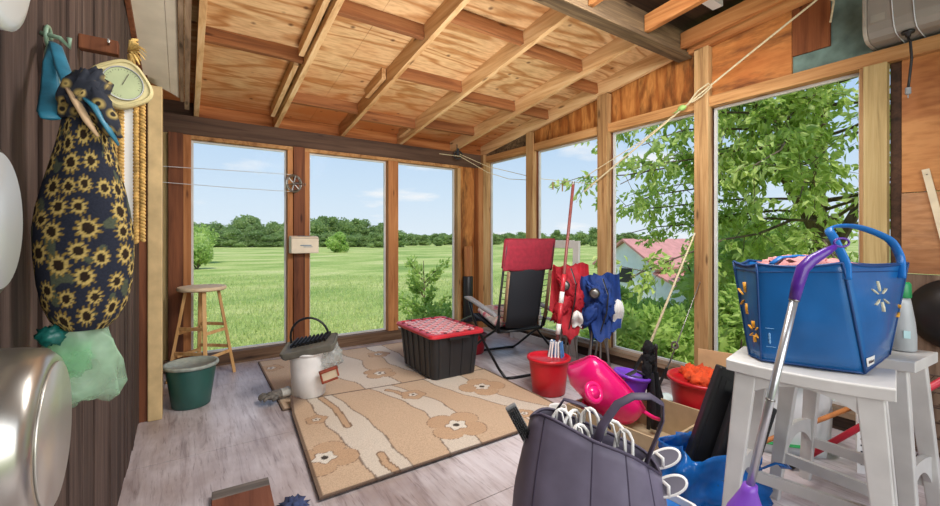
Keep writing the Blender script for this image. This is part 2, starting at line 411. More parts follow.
# cream corner post, soffit, fascia
f = MB(); f.span((-.20, 3.44, 0), (-.122, 3.55, 2.20)); 
struct('trim_1', f, M['cream_post'], 'cream painted upright post at the end of the barn-board wall', 'post', bevel=.006)
zf = lambda y: 2.25+.16*(3.55-y)
def slope_slab(x0, x1, ya, ybl, ybr, zfun, th):
    vs = []
    for dz in (0, th):
        for x, y in ((x0, ya), (x1, ya), (x1, ybr), (x0, ybl)): vs.append((x, y, zfun(y)+dz))
    return MB().add(vs, [(3,2,1,0),(4,5,6,7),(0,1,5,4),(1,2,6,5),(2,3,7,6),(3,0,4,7)])
g = MB(); g.span((-.244, 3.46, 0), (-.201, 3.60, 2.27)); struct('trim_20', g, M['brown_z'], 'dark brown strip between the barn-board wall and the cream post', 'trim')
f = slope_slab(-.24, -.085, -1.5, 3.5, 3.66, zf, .02)
g = slope_slab(-.083, -.03, -1.5, 3.66, 3.73, zf, .02); f.add(g.v, g.f)
struct('trim_2', f, M['cream_soffit'], 'cream painted sloping soffit board above the left wall', 'soffit')
f = slope_slab(-.027, -.005, -1.5, 3.74, 3.74, lambda y: zf(y)-.02, .26)
g = slope_slab(.0, .03, 1.92, 3.9, 3.9, lambda y: zf(y)-.005, .24); f.add(g.v, g.f)
struct('trim_3', f, M['sill_y'], 'weathered fascia strip along the edge of the cream soffit', 'fascia')
f = slope_slab(-.243, -.222, -1.5, 3.5, 3.5, lambda y: zf(y)-.03, .03)
struct('trim_4', f, M['brown_z'], 'brown trim strip where the left wall meets the soffit', 'trim')

# ceiling: roof sheets with rafters and blocking
f = MB()
for x0, x1 in ((-.26, 1.105), (1.107, 2.32), (2.322, 3.5)):
    vs = []
    for dz in (0, .02):
        for x, y in ((x0, 1.86), (x1, 1.86), (x1, 5.0), (x0, 5.0)): vs.append((x, y, zs(y)+dz))
    f.add(vs, [(3,2,1,0),(4,5,6,7),(0,1,5,4),(1,2,6,5),(2,3,7,6),(3,0,4,7)])
ceil = struct('ceiling', f, M['sheath'], 'low sloping roof of bare golden plywood on open rafters', 'ceiling')
RX = [.09, .77, 1.44, 2.14, 2.89, 3.385]
for x in RX:
    f = MB(); vs = []
    for dz in (0, .14):
        for xx, y in ((x-.02, 1.905), (x+.02, 1.905), (x+.02, 4.8), (x-.02, 4.8)): vs.append((xx, y, zr(y)+dz))
    f.add(vs, [(3,2,1,0),(4,5,6,7),(0,1,5,4),(1,2,6,5),(2,3,7,6),(3,0,4,7)])
    f.build('rafter', M['rafter'], ceil, bevel=.002)
for i, ys in enumerate(((3.37,), (2.69, 4.09), (2.42, 3.27, 4.22), (2.5, 3.4, 4.15), (2.73, 3.41))):
    x0, x1 = RX[i]+.021, RX[i+1]-.021
    for y in ys:
        f = MB(); f.box(((x0+x1)/2, y, zr(y)+.088), (x1-x0, .04, .102), (radians(-7.9), 0, 0)); f.build('blocking', M['block'], ceil, bevel=.002)
for x, y0, y1 in ((.72, 2.0, 3.3), (.715, 3.45, 4.5), (1.395, 3.35, 3.75), (2.095, 4.3, 4.55)):
    f = MB(); vs = []
    for dz in (.05, .138):
        for xx, y in ((x-.018, y0), (x+.018, y0), (x+.018, y1), (x-.018, y1)): vs.append((xx, y, zr(y)+dz))
    f.add(vs, [(3,2,1,0),(4,5,6,7),(0,1,5,4),(1,2,6,5),(2,3,7,6),(3,0,4,7)]); f.build('cleat', M['rafter'], ceil)
f = MB(); f.span((-.25, 4.68, 2.321), (RX[0]-.021, 4.74, 2.48)); f.build('blocking', M['beam'], ceil)
for i in range(5):
    f = MB(); f.span((RX[i]+.021, 4.69, 2.32), (RX[i+1]-.021, 4.73, 2.45)); f.build('blocking', M['orange_x'], ceil)
# older roof in front: cross beam, joists, deck
f = MB(); f.span((-.24, 1.82, 2.665), (3.40, 1.90, 2.86)); f.span((-.24, 1.80, 2.655), (3.40, 1.915, 2.69))
struct('trim_5', f, M['greybeam'], 'weathered grey cross beam carrying the upper ends of the rafters', 'beam', bevel=.004)
zj = lambda y: 2.70+.1*(1.82-y)
f = MB(); vs = []
for dz in (.22, .25):
    for x, y in ((-.6, -2), (3.6, -2), (3.6, 1.9), (-.6, 1.9)): vs.append((x, y, zj(y)+dz))
f.add(vs, [(3,2,1,0),(4,5,6,7),(0,1,5,4),(1,2,6,5),(2,3,7,6),(3,0,4,7)])
old = struct('ceiling_upper', f, M['deck'], 'dark old roof deck above the joists nearest the house', 'ceiling')
for x in (.1, .8, 1.5, 2.18, 2.79, 3.27):
    f = slope_slab(x-.022, x+.022, -1.9, 1.815, 1.815, zj, .12); f.build('joist', M['joist'], old, bevel=.002)
f = slope_slab(3.34, 3.40, -1.9, 1.815, 1.815, lambda y: zj(y)-.03, .12); f.build('joist', M['joist'], old, bevel=.002)
for y, x0, x1 in ((1.50, 1.7, 3.18), (.98, .5, 3.35)):
    f = MB(); f.span((x0, y-.035, zj(y)+.125), (x1, y+.035, zj(y)+.165)); f.build('batten', M['whitepaint'], old)

# back wall
f = MB(); f.span((-.25, 4.62, 2.14), (3.46, 4.80, 2.32))
bw = struct('wall_back', f, M['beam'], 'back window wall under a dark brown painted header beam', 'wall', bevel=.004)
f = MB(); f.span((-.25, 4.585, 0), (3.40, 4.72, .115)); f.build('sill', M['sill_x'], bw, bevel=.006)
f = MB(); f.span((.05, 4.60, 2.105), (2.95, 4.68, 2.139)); f.build('head_trim', M['tan_y'], bw)
f = MB(); f.span((-.25, 4.62, -.9), (3.5, 4.74, -.001)); f.build('skirt', M['knee_y'], bw)
f = MB(); f.span((-.243, 4.605, .115), (-.12, 4.66, 2.14)); f.build('jamb', M['pt_z'], bw)
f = MB(); f.span((-.12, 4.56, .115), (-.01, 4.70, 2.14)); f.build('jamb', M['brown_z'], bw, bevel=.003)
f = MB(); f.span((-.01, 4.60, .115), (.05, 4.70, 2.14)); f.build('jamb', M['orange_z'], bw, bevel=.003)
tk = 6
def mull(label, parts):
    global tk
    e = thing('trim_%d' % tk, label, 'post', kind='structure'); tk += 1
    for (a, b_, mt, nm) in parts:
        f = MB(); f.span(a, b_); f.build(nm, M[mt], e, bevel=.003)
    return e
mull('three-board brown mullion carrying the pulley and the small cream box', [((.872, 4.60, .115), (.925, 4.70, 2.105), 'orange_z', 'board'), ((.926, 4.57, .115), (1.035, 4.70, 2.138), 'brown_z', 'board'), ((1.036, 4.60, .115), (1.088, 4.70, 2.105), 'orange_z', 'board')])
mull('narrow orange-brown mullion between the second and third back windows', [((1.965, 4.58, .115), (2.09, 4.70, 2.105), 'orange_z', 'board')])
f = MB(); f.span((2.97, 4.64, .115), (3.22, 4.70, 2.14))
e = mull('corner panel of orange plywood framed by tan uprights', [((2.92, 4.58, .115), (2.969, 4.70, 2.105), 'tan_z', 'board'), ((3.23, 4.55, .0), (3.31, 4.70, 2.14), 'orange_z', 'board'), ((3.315, 4.56, .0), (3.44, 4.70, 2.32), 'tan_z', 'board')])
f.build('panel', M['plyA'], e)
def window(nm, label, x0, x1, y0, y1, z0, z1):
    e = thing(nm, label, 'window', kind='structure'); f = MB(); t = .018
    if y1-y0 < x1-x0:
        f.span((x0, y0, z0), (x0+t, y1, z1)); f.span((x1-t, y0, z0), (x1, y1, z1)); f.span((x0+t, y0, z0), (x1-t, y1, z0+t)); f.span((x0+t, y0, z1-t), (x1-t, y1, z1))
        g = MB(); ym = (y0+y1)/2; g.add([(x0+t, ym, z0+t), (x1-t, ym, z0+t), (x1-t, ym, z1-t), (x0+t, ym, z1-t)], [(0, 1, 2, 3)])
    else:
        f.span((x0, y0, z0), (x1, y0+t, z1)); f.span((x0, y1-t, z0), (x1, y1, z1)); f.span((x0, y0+t, z0), (x1, y1-t, z0+t)); f.span((x0, y0+t, z1-t), (x1, y1-t, z1))
        g = MB(); xm = (x0+x1)/2; g.add([(xm, y0+t, z0+t), (xm, y1-t, z0+t), (xm, y1-t, z1-t), (xm, y0+t, z1-t)], [(0, 1, 2, 3)])
    f.build('frame', M['whitepaint'], e); g.build('pane', M['glass'], e)
    return e
window('window_1', 'first back window behind the wooden stool', .051, .871, 4.66, 4.685, .116, 2.104)
window('window_2', 'second back window between the cream box mullion and the narrow mullion', 1.089, 1.964, 4.66, 4.685, .116, 2.104)
window('window_3', 'third back window left of the room corner', 2.091, 2.919, 4.66, 4.685, .116, 2.104)

# right wall
f = MB(); vs = [(3.43, 1.66, 2.30), (3.43, 4.62, 2.30), (3.43, 4.62, zs(4.62)), (3.43, 1.66, zs(1.66))]
vs += [(3.46, a[1], a[2]) for a in vs]; f.add(vs, [(0,1,2,3),(7,6,5,4),(0,4,5,1),(1,5,6,2),(2,6,7,3),(3,7,4,0)])
rw = struct('wall_right', f, M['plyA'], 'right window wall with dark-stained bare plywood above the header', 'wall')
f = MB(); f.span((3.405, 1.13, 2.30), (3.44, 1.659, 2.92)); f.build('panel', M['plyB'], rw)
f = MB(); f.span((3.41, .925, 2.43), (3.425, 1.128, 2.95)); f.build('panel', M['brownpanel'], rw)
f = MB(); f.span((3.426, -2, 2.30), (3.46, 1.129, 3.1)); f.build('painted_panel', M['teal'], rw)
f = MB(); f.span((3.36, -2, 2.218), (3.46, 4.56, 2.299)); f.build('header_board', M['tan_y'], rw, bevel=.003)
f = MB(); f.span((3.33, .70, .10), (3.48, 4.56, .14)); f.build('sill', M['sill_y'], rw, bevel=.004)
f = MB(); f.span((3.385, .60, 0), (3.43, 4.56, .099)); f.span((3.42, .6, -.9), (3.5, 4.7, -.001)); f.build('kneewall', M['knee_y'], rw)
f = MB(); f.span((3.40, -2, 1.46), (3.44, .60, 2.217)); f.build('panel', M['plyC'], rw)
f = MB(); f.span((3.395, -2, 1.0), (3.44, .60, 1.455)); f.build('panel', M['plyD'], rw)
f = MB()
for i in range(16): f.span((3.40, .60-i*.165, 0), (3.44, .60-i*.165-.158, .995))
f.build('lower_boards', wood('grey_brown_boards', (134, 110, 92), (86, 66, 52), 'z', (160, 138, 118)), rw)
f = MB(); f.span((3.37, 3.765, 2.30), (3.428, 4.56, 2.45)); f.build('dark_board', M['greybeam'], rw)
for lab, y0, y1, z1, mt, dx in (('tan post between the two far right-hand windows', 3.62, 3.74, 2.44, 'tan_z', 0), ('tan post behind the blue folded camp chair', 2.585, 2.70, 2.59, 'tan_z', 0), ('tan post behind the red bucket of orange cloth', 1.647, 1.756, 2.69, 'tan_z', 0), ('greenish treated post with staple marks beside the blue shopping bag', .65, .753, 2.217, 'pt_z', 0)):
    parts = [((3.34, y0, .14 if y0 > .7 else 0), (3.405, y1, z1), mt, 'post')]
    if z1 > 2.3: parts += [((3.406, y0+.012, .14), (3.47, y1-.012, 2.217), 'brown_z', 'stop')]
    if y0 > 3: parts[0] = ((3.34, y0, .14), (3.36, y1, z1), mt, 'post'); parts.append(((3.361, y0+.005, .14), (3.404, y1-.005, 2.217), mt, 'post'))
    if y0 < .7: parts += [((3.406, .60, 0), (3.46, .649, 2.217), 'deckz', 'dark_gap'), ((3.36, .754, .14), (3.40, .775, 2.217), 'tan_z', 'stop')]
    M['deckz'] = M['deck']; mull(lab, parts)
window('window_4', 'right-hand window nearest the corner beyond the reclining chair', 3.43, 3.455, 3.741, 4.55, .141, 2.217)
window('window_5', 'right-hand window behind the leaning white screen frame', 3.43, 3.455, 2.701, 3.619, .141, 2.217)
window('window_6', 'right-hand window with two rods leaning across it', 3.43, 3.455, 1.757, 2.584, .141, 2.217)
window('window_7', 'large right-hand window behind the blue shopping bag', 3.43, 3.455, .776, 1.646, .141, 2.217)
# plank seams of staples on treated post: small marks
# ------------------------------------------------------------------ outdoors
GZ = -.8
m, nt2, b = newmat('meadow')
v = coords(nt2); n = N(nt2, 'ShaderNodeTexNoise', Scale=.11, Detail=9.0, Roughness=.72); nt2.links.new(coords(nt2, (1, 1.9, 1), rot=(0, 0, .3)), n.inputs['Vector'])
r = ramp(nt2, n.outputs['Fac'], [(.34, (134, 160, 84)), (.46, (176, 192, 108)), (.54, (206, 210, 132)), (.66, (228, 218, 160))])
n2 = N(nt2, 'ShaderNodeTexNoise', Scale=9.0, Detail=6.0, Roughness=.75); nt2.links.new(v, n2.inputs['Vector'])
r2 = ramp(nt2, n2.outputs['Fac'], [(.3, (150, 170, 130)), (.62, (255, 255, 250))])
nt2.links.new(mix(nt2, r.outputs['Color'], r2.outputs['Color'], .8, 'MULTIPLY'), b.inputs['Base Color']); b.inputs['Roughness'].default_value = .9; b.inputs['Specular IOR Level'].default_value = .1
bump(nt2, b, n2.outputs['Fac'], .6, .05)
f = MB(); f.add([(-600, -600, GZ), (600, -600, GZ), (600, 600, GZ), (-600, 600, GZ)], [(0, 1, 2, 3)])
tag(f.build('ground', m), 'open sunny green meadow running to the distant trees', 'meadow', kind='structure')

LG = leafmat('far_leaves', (124, 148, 92), (162, 184, 114), (194, 210, 144), .35)
LG2 = leafmat('big_tree_leaves', (146, 176, 84), (200, 220, 118), (236, 246, 168))
LG3 = leafmat('shrub_leaves', (128, 164, 76), (174, 204, 104), (208, 228, 140))
LG4 = leafmat('pale_leaves', (136, 168, 82), (178, 204, 108), (212, 228, 148))
BARK = wood('bark', (124, 104, 88), (80, 66, 54), 'z', (150, 132, 112), rough=.9, knots=False)
GRASS = leafmat('grass_blades', (172, 188, 112), (200, 210, 132), (224, 222, 160))

def leaf(f, p, L, W, dr):
    t = dr.normalized(); a = Vector((random.gauss(0, 1), random.gauss(0, 1), random.gauss(0, 1))); s = t.cross(a)
    if s.length < 1e-4: s = t.orthogonal()
    s.normalize(); nn = s.cross(t)*(.12*L)
    f.add([p, p+t*L*.45+s*W/2+nn, p+t*L, p+t*L*.45-s*W/2+nn], [(0, 1, 2, 3)])
rs = lambda: Vector((random.gauss(0, 1), random.gauss(0, 1), random.gauss(0, 1))).normalized()
def crown_mesh(blobs, per, L, W, core=True):
    f = MB()
    for (c, rr) in blobs:
        c = Vector(c)
        if core: f.blob(c, [q*.78 for q in rr], 9, 6, .3, 3, random.randint(0, 99))
        for i in range(per):
            d = rs(); k = random.uniform(.72, 1.06)
            p = c+Vector((d.x*rr[0], d.y*rr[1], d.z*rr[2]))*k
            leaf(f, p, L*random.uniform(.7, 1.3), W, d+rs()*.8+Vector((0, 0, -.2)))
    return f
protos = []
for s in range(4):
    random.seed(20+s); bl = []
    for i in range(9):
        a = random.uniform(0, 6.28); h = random.uniform(.12, .85); rad = .30*(1-.55*h)*random.uniform(.3, 1)
        q = random.uniform(.13, .24)*(1.15-.5*h); bl.append(((rad*cos(a), rad*sin(a), h), (q, q, q*.95)))
    bl.append(((0, 0, .3), (.3, .3, .3))); bl.append(((0, 0, .62), (.22, .22, .28)))
    t = thing('distant_tree', 'small rounded green tree in the distant tree line along the meadow edge', 'tree', (0, 0, 0), group='distant tree line')
    crown_mesh(bl, 170, .07, .05).build('crown', LG, t)
    g = MB(); g.tube([(0, 0, -.02), (.01, 0, .3), (0, .01, .6)], [.03, .024, .012], 6); g.build('trunk', BARK, t); protos.append(t)
A_, F_ = R(34.2), 420.0
def spot(x, d):
    t = (x-470)/F_; return ((sin(A_)+cos(A_)*t)*d, (cos(A_)-sin(A_)*t)*d, GZ)
random.seed(5); used = [False]*4
def put(x, d, h, wd=1.0, label=None):
    i = random.randrange(4); p = spot(x, d); rz = random.uniform(0, 6.28)
    if not used[i]:
        o = protos[i]; used[i] = True; o.location = p; o.rotation_euler = (0, 0, rz); o.scale = (h*wd, h*wd, h)
        if label: o['label'] = label
    else: o = dup(protos[i], p, rz, (h*wd, h*wd, h), label)
    return o
row = [(193,100,6.2),(201,112,6.5),(209,104,6.0),(216,118,7.2),(224,108,6.0),(231,104,5.4),(238,112,8.0),(245,118,9.2),(252,106,6.0),(259,112,6.6),(266,102,5.2),(273,112,7.0),(281,104,6.0),(289,110,7.0),
       (296,108,6.4),(304,112,7.0),(312,116,8.0),(319,110,7.6),(326,118,8.6),(335,114,8.2),(343,112,8.0),(351,118,8.0),(360,124,7.6),(368,120,5.6),(376,122,6.2),(383,116,6.6),(390,112,6.2),(397,130,5.0),(404,140,4.4)]
for x, d, h in row: put(x, d, h, random.uniform(1.0, 1.35))
for x in range(186, 400, 7): put(x+random.uniform(-2, 2), random.uniform(88, 98), random.uniform(2.6, 4.0), 1.6)
for x in range(405, 625, 6): put(x+random.uniform(-2, 2), random.uniform(165, 200), random.uniform(3.0, 4.6), 2.0)
for x in range(400, 640, 9): put(x+random.uniform(-2, 2), random.uniform(118, 140), random.uniform(2.4, 4.2), 1.7)
for x, d, h in ((424, 112, 3.0), (438, 104, 2.6), (445, 120, 3.4), (412, 110, 3.2), (557, 120, 4.6), (580, 112, 4.2), (596, 100, 4.6)): put(x, d, h, 1.3)
for x in range(70, 186, 11): put(x, random.uniform(100, 116), random.uniform(5.5, 7.5), 1.5)
# nearer bushes, one by one
def bush(name, label, loc, h, wd, mat, seed, per=260, L=.07, W=.04, nb=8, cat='bush', stems=5, core=True):
    random.seed(seed); bl = []
    for i in range(nb):
        a = random.uniform(0, 6.28); z = random.uniform(.2, .8)*h; rad = wd*.5*random.uniform(.1, .75)*(1.1-.6*z/h); q = wd*random.uniform(.2, .32)
        bl.append(((rad*cos(a), rad*sin(a), z), (q, q, min(q, h*.3))))
    t = thing(name, label, cat, loc); crown_mesh(bl, per, L, W, core).build('foliage', mat, t)
    g = MB()
    for i in range(stems):
        a = 6.28*i/stems; g.tube([(0, 0, -.02), (.2*wd*cos(a), .2*wd*sin(a), h*.4), (.35*wd*cos(a), .35*wd*sin(a), h*.75)], [.02*wd, .014*wd, .006*wd], 5)
    g.build('stem', BARK, t); return t
bush('round_bush', 'lone rounded green bush standing out in the open meadow', spot(337, 58), 2.9, 3.0, LG3, 31, 300, .3, .2)
bush('meadow_bush', 'tall pale green bush at the left edge of the first back window', spot(192, 33), 3.2, 3.2, LG4, 32, 340, .2, .12)
bush('meadow_bush', 'low pale bush before the taller one at the first window edge', spot(197, 27), 1.5, 2.0, LG4, 33, 300, .16, .1)
# slender sapling outside the third back window
t = thing('sapling', 'slender young leafy sapling outside the third back window', 'sapling', spot(424, 7.4)); random.seed(3); f = MB(); g = MB()
for i in range(26):
    a = random.uniform(0, 6.28); ln = random.uniform(.3, .62); h0 = random.uniform(.05, 1.25)
    p0 = Vector((0, 0, h0)); d = Vector((cos(a)*.8, sin(a)*.8, .75)).normalized(); p1 = p0+d*ln; g.tube([p0, p0+d*ln*.5+Vector((0, 0, .03)), p1], [.008, .006, .003], 5)
    for k in range(62):
        q = p0+d*ln*random.uniform(.2, 1.08)+rs()*.06; leaf(f, q, .10, .05, d+rs()*.9)
g.tube([(0, 0, -.03), (.02, 0, .7), (0, .02, 1.6)], [.018, .012, .005], 6); f.build('foliage', LG4, t); g.build('stem', BARK, t)

bush('young_shrub', 'low feathery light green shrub at the foot of the slender sapling', spot(436, 6.9), .85, 1.1, LG4, 44, 150, .10, .045, 8, core=False)
# the big tree beyond the right windows
random.seed(11)
t = thing('maple_tree', 'large spreading leafy tree filling the right-hand windows', 'tree', (8.3, 2.3, GZ)); f = MB(); g = MB()
g.tube([(0, 0, -.05), (.05, .02, 1.2), (-.03, .1, 2.6), (.1, .1, 4.0), (.0, 0, 6.0)], [.15, .12, .10, .08, .03], 12)
g.tube([(.02, .06, 1.5), (.35, -.35, 2.6), (.6, -.7, 4.2), (.7, -.9, 5.5)], [.09, .07, .05, .02], 8)
g.tube([(.0, .05, 1.9), (-.35, .45, 3.0), (-.6, .8, 4.4), (-.8, 1.0, 5.4)], [.08, .065, .045, .02], 8)
nb = 0
for i in range(58):
    az = R(random.choice([random.uniform(95, 265), random.uniform(100, 200), random.uniform(0, 360)])); h0 = random.uniform(1.95, 5.2)
    ln = random.uniform(1.5, 3.9)*(1.0 if h0 > 1.6 else .8); rise = random.uniform(-.1, .45)
    base = Vector((0, 0, h0)); d = Vector((cos(az), sin(az), rise)); pts = [base]
    for k in range(1, 6):
        u = k/5; pts.append(base+d*ln*u+Vector((0, 0, -.35*u*u*ln*.5))+rs()*.06*ln*.4)
    g.tube(pts, [.026-.004*k for k in range(6)], 6)
    for j in range(18):
        u = random.uniform(.25, 1.0)*5; k = min(int(u), 4); p = pts[k].lerp(pts[k+1], u-k)
        dd = (d.normalized()*.5+rs()*.9); dd.z -= .25; dd.normalize(); tl = random.uniform(.25, .65)
        g.tube([p, p+dd*tl*.5, p+dd*tl+Vector((0, 0, -.05))], [.006, .004, .002], 4, caps=False)
        for q in range(17):
            pp = p+dd*tl*random.uniform(.25, 1.05)+rs()*.075
            leaf(f, pp, random.uniform(.10, .165), random.uniform(.05, .08), dd*.4+rs()*.7+Vector((0, 0, -.5)))
f.build('foliage', LG2, t); g.build('trunk', BARK, t)
# shrubs under the right windows
for i, (x, d, h, wd, mt, lab) in enumerate((
    (612, 5.3, .95, 1.1, LG3, 'bright green shrub under the window behind the blue camp chair'),
    (640, 5.0, 1.05, 1.1, LG3, 'dense bright shrub filling the lower left of the window with the rods'),
    (668, 5.0, 1.12, 1.1, LG3, 'dense bright shrub behind the thinner leaning rod'),
    (700, 4.9, 1.15, 1.2, LG3, 'leafy shrub outside the post behind the red bucket of orange cloth'),
    (732, 4.8, 1.25, 1.2, LG3, 'leafy shrub showing left of the blue shopping bag'),
    (775, 4.7, 1.5, 1.3, LG3, 'tall leafy shrub hidden mostly by the blue shopping bag'),
    (655, 8.6, .62, 1.6, LG3, 'wider shrub in front of the white shed wall'),
    (612, 9.6, .9, 1.2, LG4, 'pale green bush at the left corner of the white shed'),
    (726, 7.8, 2.0, 2.0, LG4, 'broad shrub under the big tree at the left of the large window'),
    (760, 8.8, 2.6, 2.6, LG4, 'pale tall bush under the big tree behind the blue shopping bag'),
    (715, 9.6, 1.9, 2.0, LG3, 'bush beside the right end of the white shed'))):
    bush('garden_shrub', lab, spot(x, d), h, wd, mt, 60+i, 300, .10 if d < 6 else .13, .055 if d < 6 else .07, 9)
# white shed with a faded pink roof
WS = plain('shed_wall', (246, 247, 248), .7, .05, 6); PK = plain('shed_roof', (216, 150, 142), .7, .1, 6)
px_, py_, _ = spot(668, 12.6)
t = thing('garden_shed', 'low white shed with a faded pink roof beyond the shrubs', 'shed', (px_, py_, GZ), R(-8))
f = MB(); hw, hd, ev, rg = 1.75, 1.0, 1.28, 1.9
f.loft([[(x, -hd, 0), (x, hd, 0), (x, hd, ev), (x, 0, rg), (x, -hd, ev)] for x in (-hw, hw)]); f.build('walls', WS, t)
for s in (-1, 1):
    f = MB(); f.loft([[(x, s*(hd+.18), ev-.1), (x, 0, rg+.02), (x, 0, rg+.08), (x, s*(hd+.18), ev-.04)] for x in (-hw-.12, hw+.12)]); f.build('roof', PK, t)
f = MB(); f.span((-hw-.02, -.25, .75), (-hw-.001, .2, 1.15)); f.build('window', M['black'], t)
f = MB(); f.loft([[(x, -hd-.9, 0), (x, -hd-.02, 0), (x, -hd-.02, 1.05), (x, -hd-.9, .72)] for x in (-hw, -hw+1.2)]); f.build('lean_to', WS, t)
f = MB(); f.loft([[(x, -hd-1.0, .69), (x, -hd-.02, 1.06), (x, -hd-.02, 1.11), (x, -hd-1.0, .74)] for x in (-hw-.1, -hw+1.3)]); f.build('roof', PK, t)
t = thing('low_wall', 'low white garden wall left of the shed', 'wall', spot(594, 12.5), R(-30)); f = MB(); f.span((-.9, -.06, 0), (.9, .06, .62)); f.build('wall_face', WS, t); f = MB(); f.span((-.93, -.09, .621), (.93, .09, .68)); f.build('coping', WS, t)

# grass close to the porch
random.seed(2); f = MB()
for i in range(26000):
    d = 6.2+ (random.random()**1.6)*16; x = random.uniform(170, 548); p = Vector(spot(x, d)); h = random.uniform(.05, .16)
    a = random.uniform(0, 6.28); w_ = random.uniform(.008, .018); l = Vector((random.gauss(0, .05), random.gauss(0, .05), h))
    s = Vector((cos(a)*w_, sin(a)*w_, 0)); f.add([p-s, p+s, p+l], [(0, 1, 2)])
tag(f.build('grass', GRASS), 'short bright grass close outside the back windows', 'grass', kind='stuff')
# ------------------------------------------------------------------ left wall things
def pan(name, label, c, r, depth, mats, hz, handle_len, rim=.006):
    t = thing(name, label, 'pan', (XL+.001, c[0], c[1]))
    Mx = Matrix.Rotation(R(90), 3, 'Y')   # local z -> +X
    f = MB(); f.lathe([(r+rim, .002), (r+rim, .010), (r, .012), (r*.985, depth*.55), (r*.95, depth*.85), (r*.86, depth*.985), (r*.80, depth), (r*.5, depth+.0006), (0, depth)], 56, mat=Mx); f.build('pan_body', mats[0], t, smooth=True)
    f = MB(); f.lathe([(r*.79, depth+.0005), (r*.78, depth+.003), (0, depth+.003)], 48, mat=Mx); f.build('pan_base', mats[1], t, smooth=True)
    f = MB(); a = R(hz); u = Vector((0, cos(a), sin(a)))
    P = lambda k, x: Vector((x, 0, 0))+u*k
    f.bar(P(r-.012, .016), P(r+.03, .020), .034, .007, (1, 0, 0)); f.bar(P(r+.03, .020), P(r+handle_len, .012), .024, .012, (1, 0, 0), w1=.03)
    h = f.build('handle', mats[2], t, bevel=.002)
    f = MB(); f.blob(P(r+.002, .024), .006, 8, 6); f.blob(P(r+.018, .025), .006, 8, 6); f.build('rivet', M['steel'], h)
    f = MB(); f.tube([P(r+handle_len-.012, -.02), P(r+handle_len-.012, .03)], .003, 6); f.build('nail', M['steel'], t)
    return t
ST = plain('brushed_steel', (190, 186, 178), .28, .10, 5, metal=.9)
DS = plain('dull_steel', (204, 200, 192), .34, .08, 3, metal=.75)
EN = plain('grey_enamel', (196, 202, 204), .35, .06, 4); DK = plain('dark_pan_side', (40, 42, 44), .35, .2, 6)
pan('saucepan', 'shiny steel pan hanging lowest on the left wall with its base outward', (.855, .914), .130, .085, (ST, DS, M['black']), 92, .16)
pan('frying_pan', 'pale grey frying pan with dark sides hanging above the steel pan', (.60, 1.217), .086, .092, (DK, EN, M['black']), 250, .10, .003)
t = thing('enamel_plate', 'white round enamel lid hanging at the top edge of the left wall', 'lid', (XL+.001, .575, 1.515)); Mx = Matrix.Rotation(R(90), 3, 'Y')
f = MB(); f.lathe([(.085, .0), (.105, .085), (.113, .09), (.113, .098), (.10, .102), (.05, .106), (0, .107)], 48, mat=Mx); f.build('lid_body', plain('white_enamel', (226, 232, 230), .3, .04, 4), t, smooth=True)
f = MB(); f.lathe([(.014, .1), (.012, .118), (.02, .124), (.018, .136), (0, .138)], 20, mat=Mx); f.build('knob', M['black'], t, smooth=True)

# heart-shaped daisy hook
GM = plain('green_enamel', (134, 164, 140), .4, .15, 30)
t = thing('heart_hook', 'pale green heart-shaped metal wall hook with a white daisy', 'hook', (XL+.001, 1.27, 1.56))
def heart(s): return [(.012, s*.0045*16*sin(a)**3, s*.0038*(13*cos(a)-5*cos(2*a)-2*cos(3*a)-cos(4*a))) for a in [2*pi*i/40 for i in range(40)]]
f = MB(); f.tube(heart(.95), .006, 8, closed=True); f.build('heart_frame', GM, t, smooth=True)
f = MB(); f.tube([(-.006, 0, .02), (.012, 0, .03), (.014, 0, -.05)], .004, 6); f.tube([(0, -.06, .062), (.03, -.07, .055), (.045, -.07, .04), (.045, -.075, .058)], .0045, 8); f.tube(arc((.008, -.045, .062), .02, 0, 320, 12, 'yz'), .004, 6); f.build('hook', GM, t, smooth=True)
f = MB()
for k in range(10):
    a = 2*pi*k/10; f.blob((.018, .012+.017*cos(a), .006+.017*sin(a)), (.003, .012, .0055), 8, 6, rot=Matrix.Rotation(a, 3, 'X'))
f.build('petals', M['white'], t, smooth=True); f = MB(); f.blob((.021, .012, .006), (.005, .008, .008), 10, 8); f.build('flower_center', plain('yellow_center', (222, 186, 60), .6), t, smooth=True)
f = MB(); f.blob((.012, -.02, -.02), (.003, .022, .01), 10, 6, rot=Matrix.Rotation(.7, 3, 'X')); f.blob((.012, .03, -.025), (.003, .018, .009), 10, 6, rot=Matrix.Rotation(-.8, 3, 'X')); f.build('leaf_plate', GM, t, smooth=True)

# sunflower bag holder
random.seed(4)
TE = plain('teal_satin', (52, 128, 156), .45, .25, 20, bmp=.2); BE = plain('beige_lining', (196, 164, 128), .8, .1, 20)
bx, by, bz = -.158, 1.09, 1.045
t = thing('bag_holder', 'navy sunflower-print fabric bag holder hanging from the heart hook', 'bag holder', (bx, by, bz))
prof = [(-.02, .034), (.0, .052), (.03, .064), (.07, .071), (.12, .0745), (.17, .0745), (.21, .070), (.25, .062), (.29, .053), (.33, .044), (.37, .036), (.41, .029), (.445, .03)]
def interp(z):
    for (a, ra), (b_, rb) in zip(prof, prof[1:]):
        if z <= b_: return ra+(rb-ra)*(z-a)/(b_-a)
    return prof[-1][1]
nu, nv = 150, 170; rings = []; cols = []; fl = []
for k in range(1600):
    a, z = random.uniform(0, 6.283), random.uniform(-.02, .45); r0 = random.uniform(.0175, .0245)
    if all(((a-b_+pi) % (2*pi)-pi)**2*.0075+(z-c_)**2 > (r0+q)**2*.70 for b_, c_, q, _ in fl): fl.append((a, z, r0, random.uniform(0, 6)))
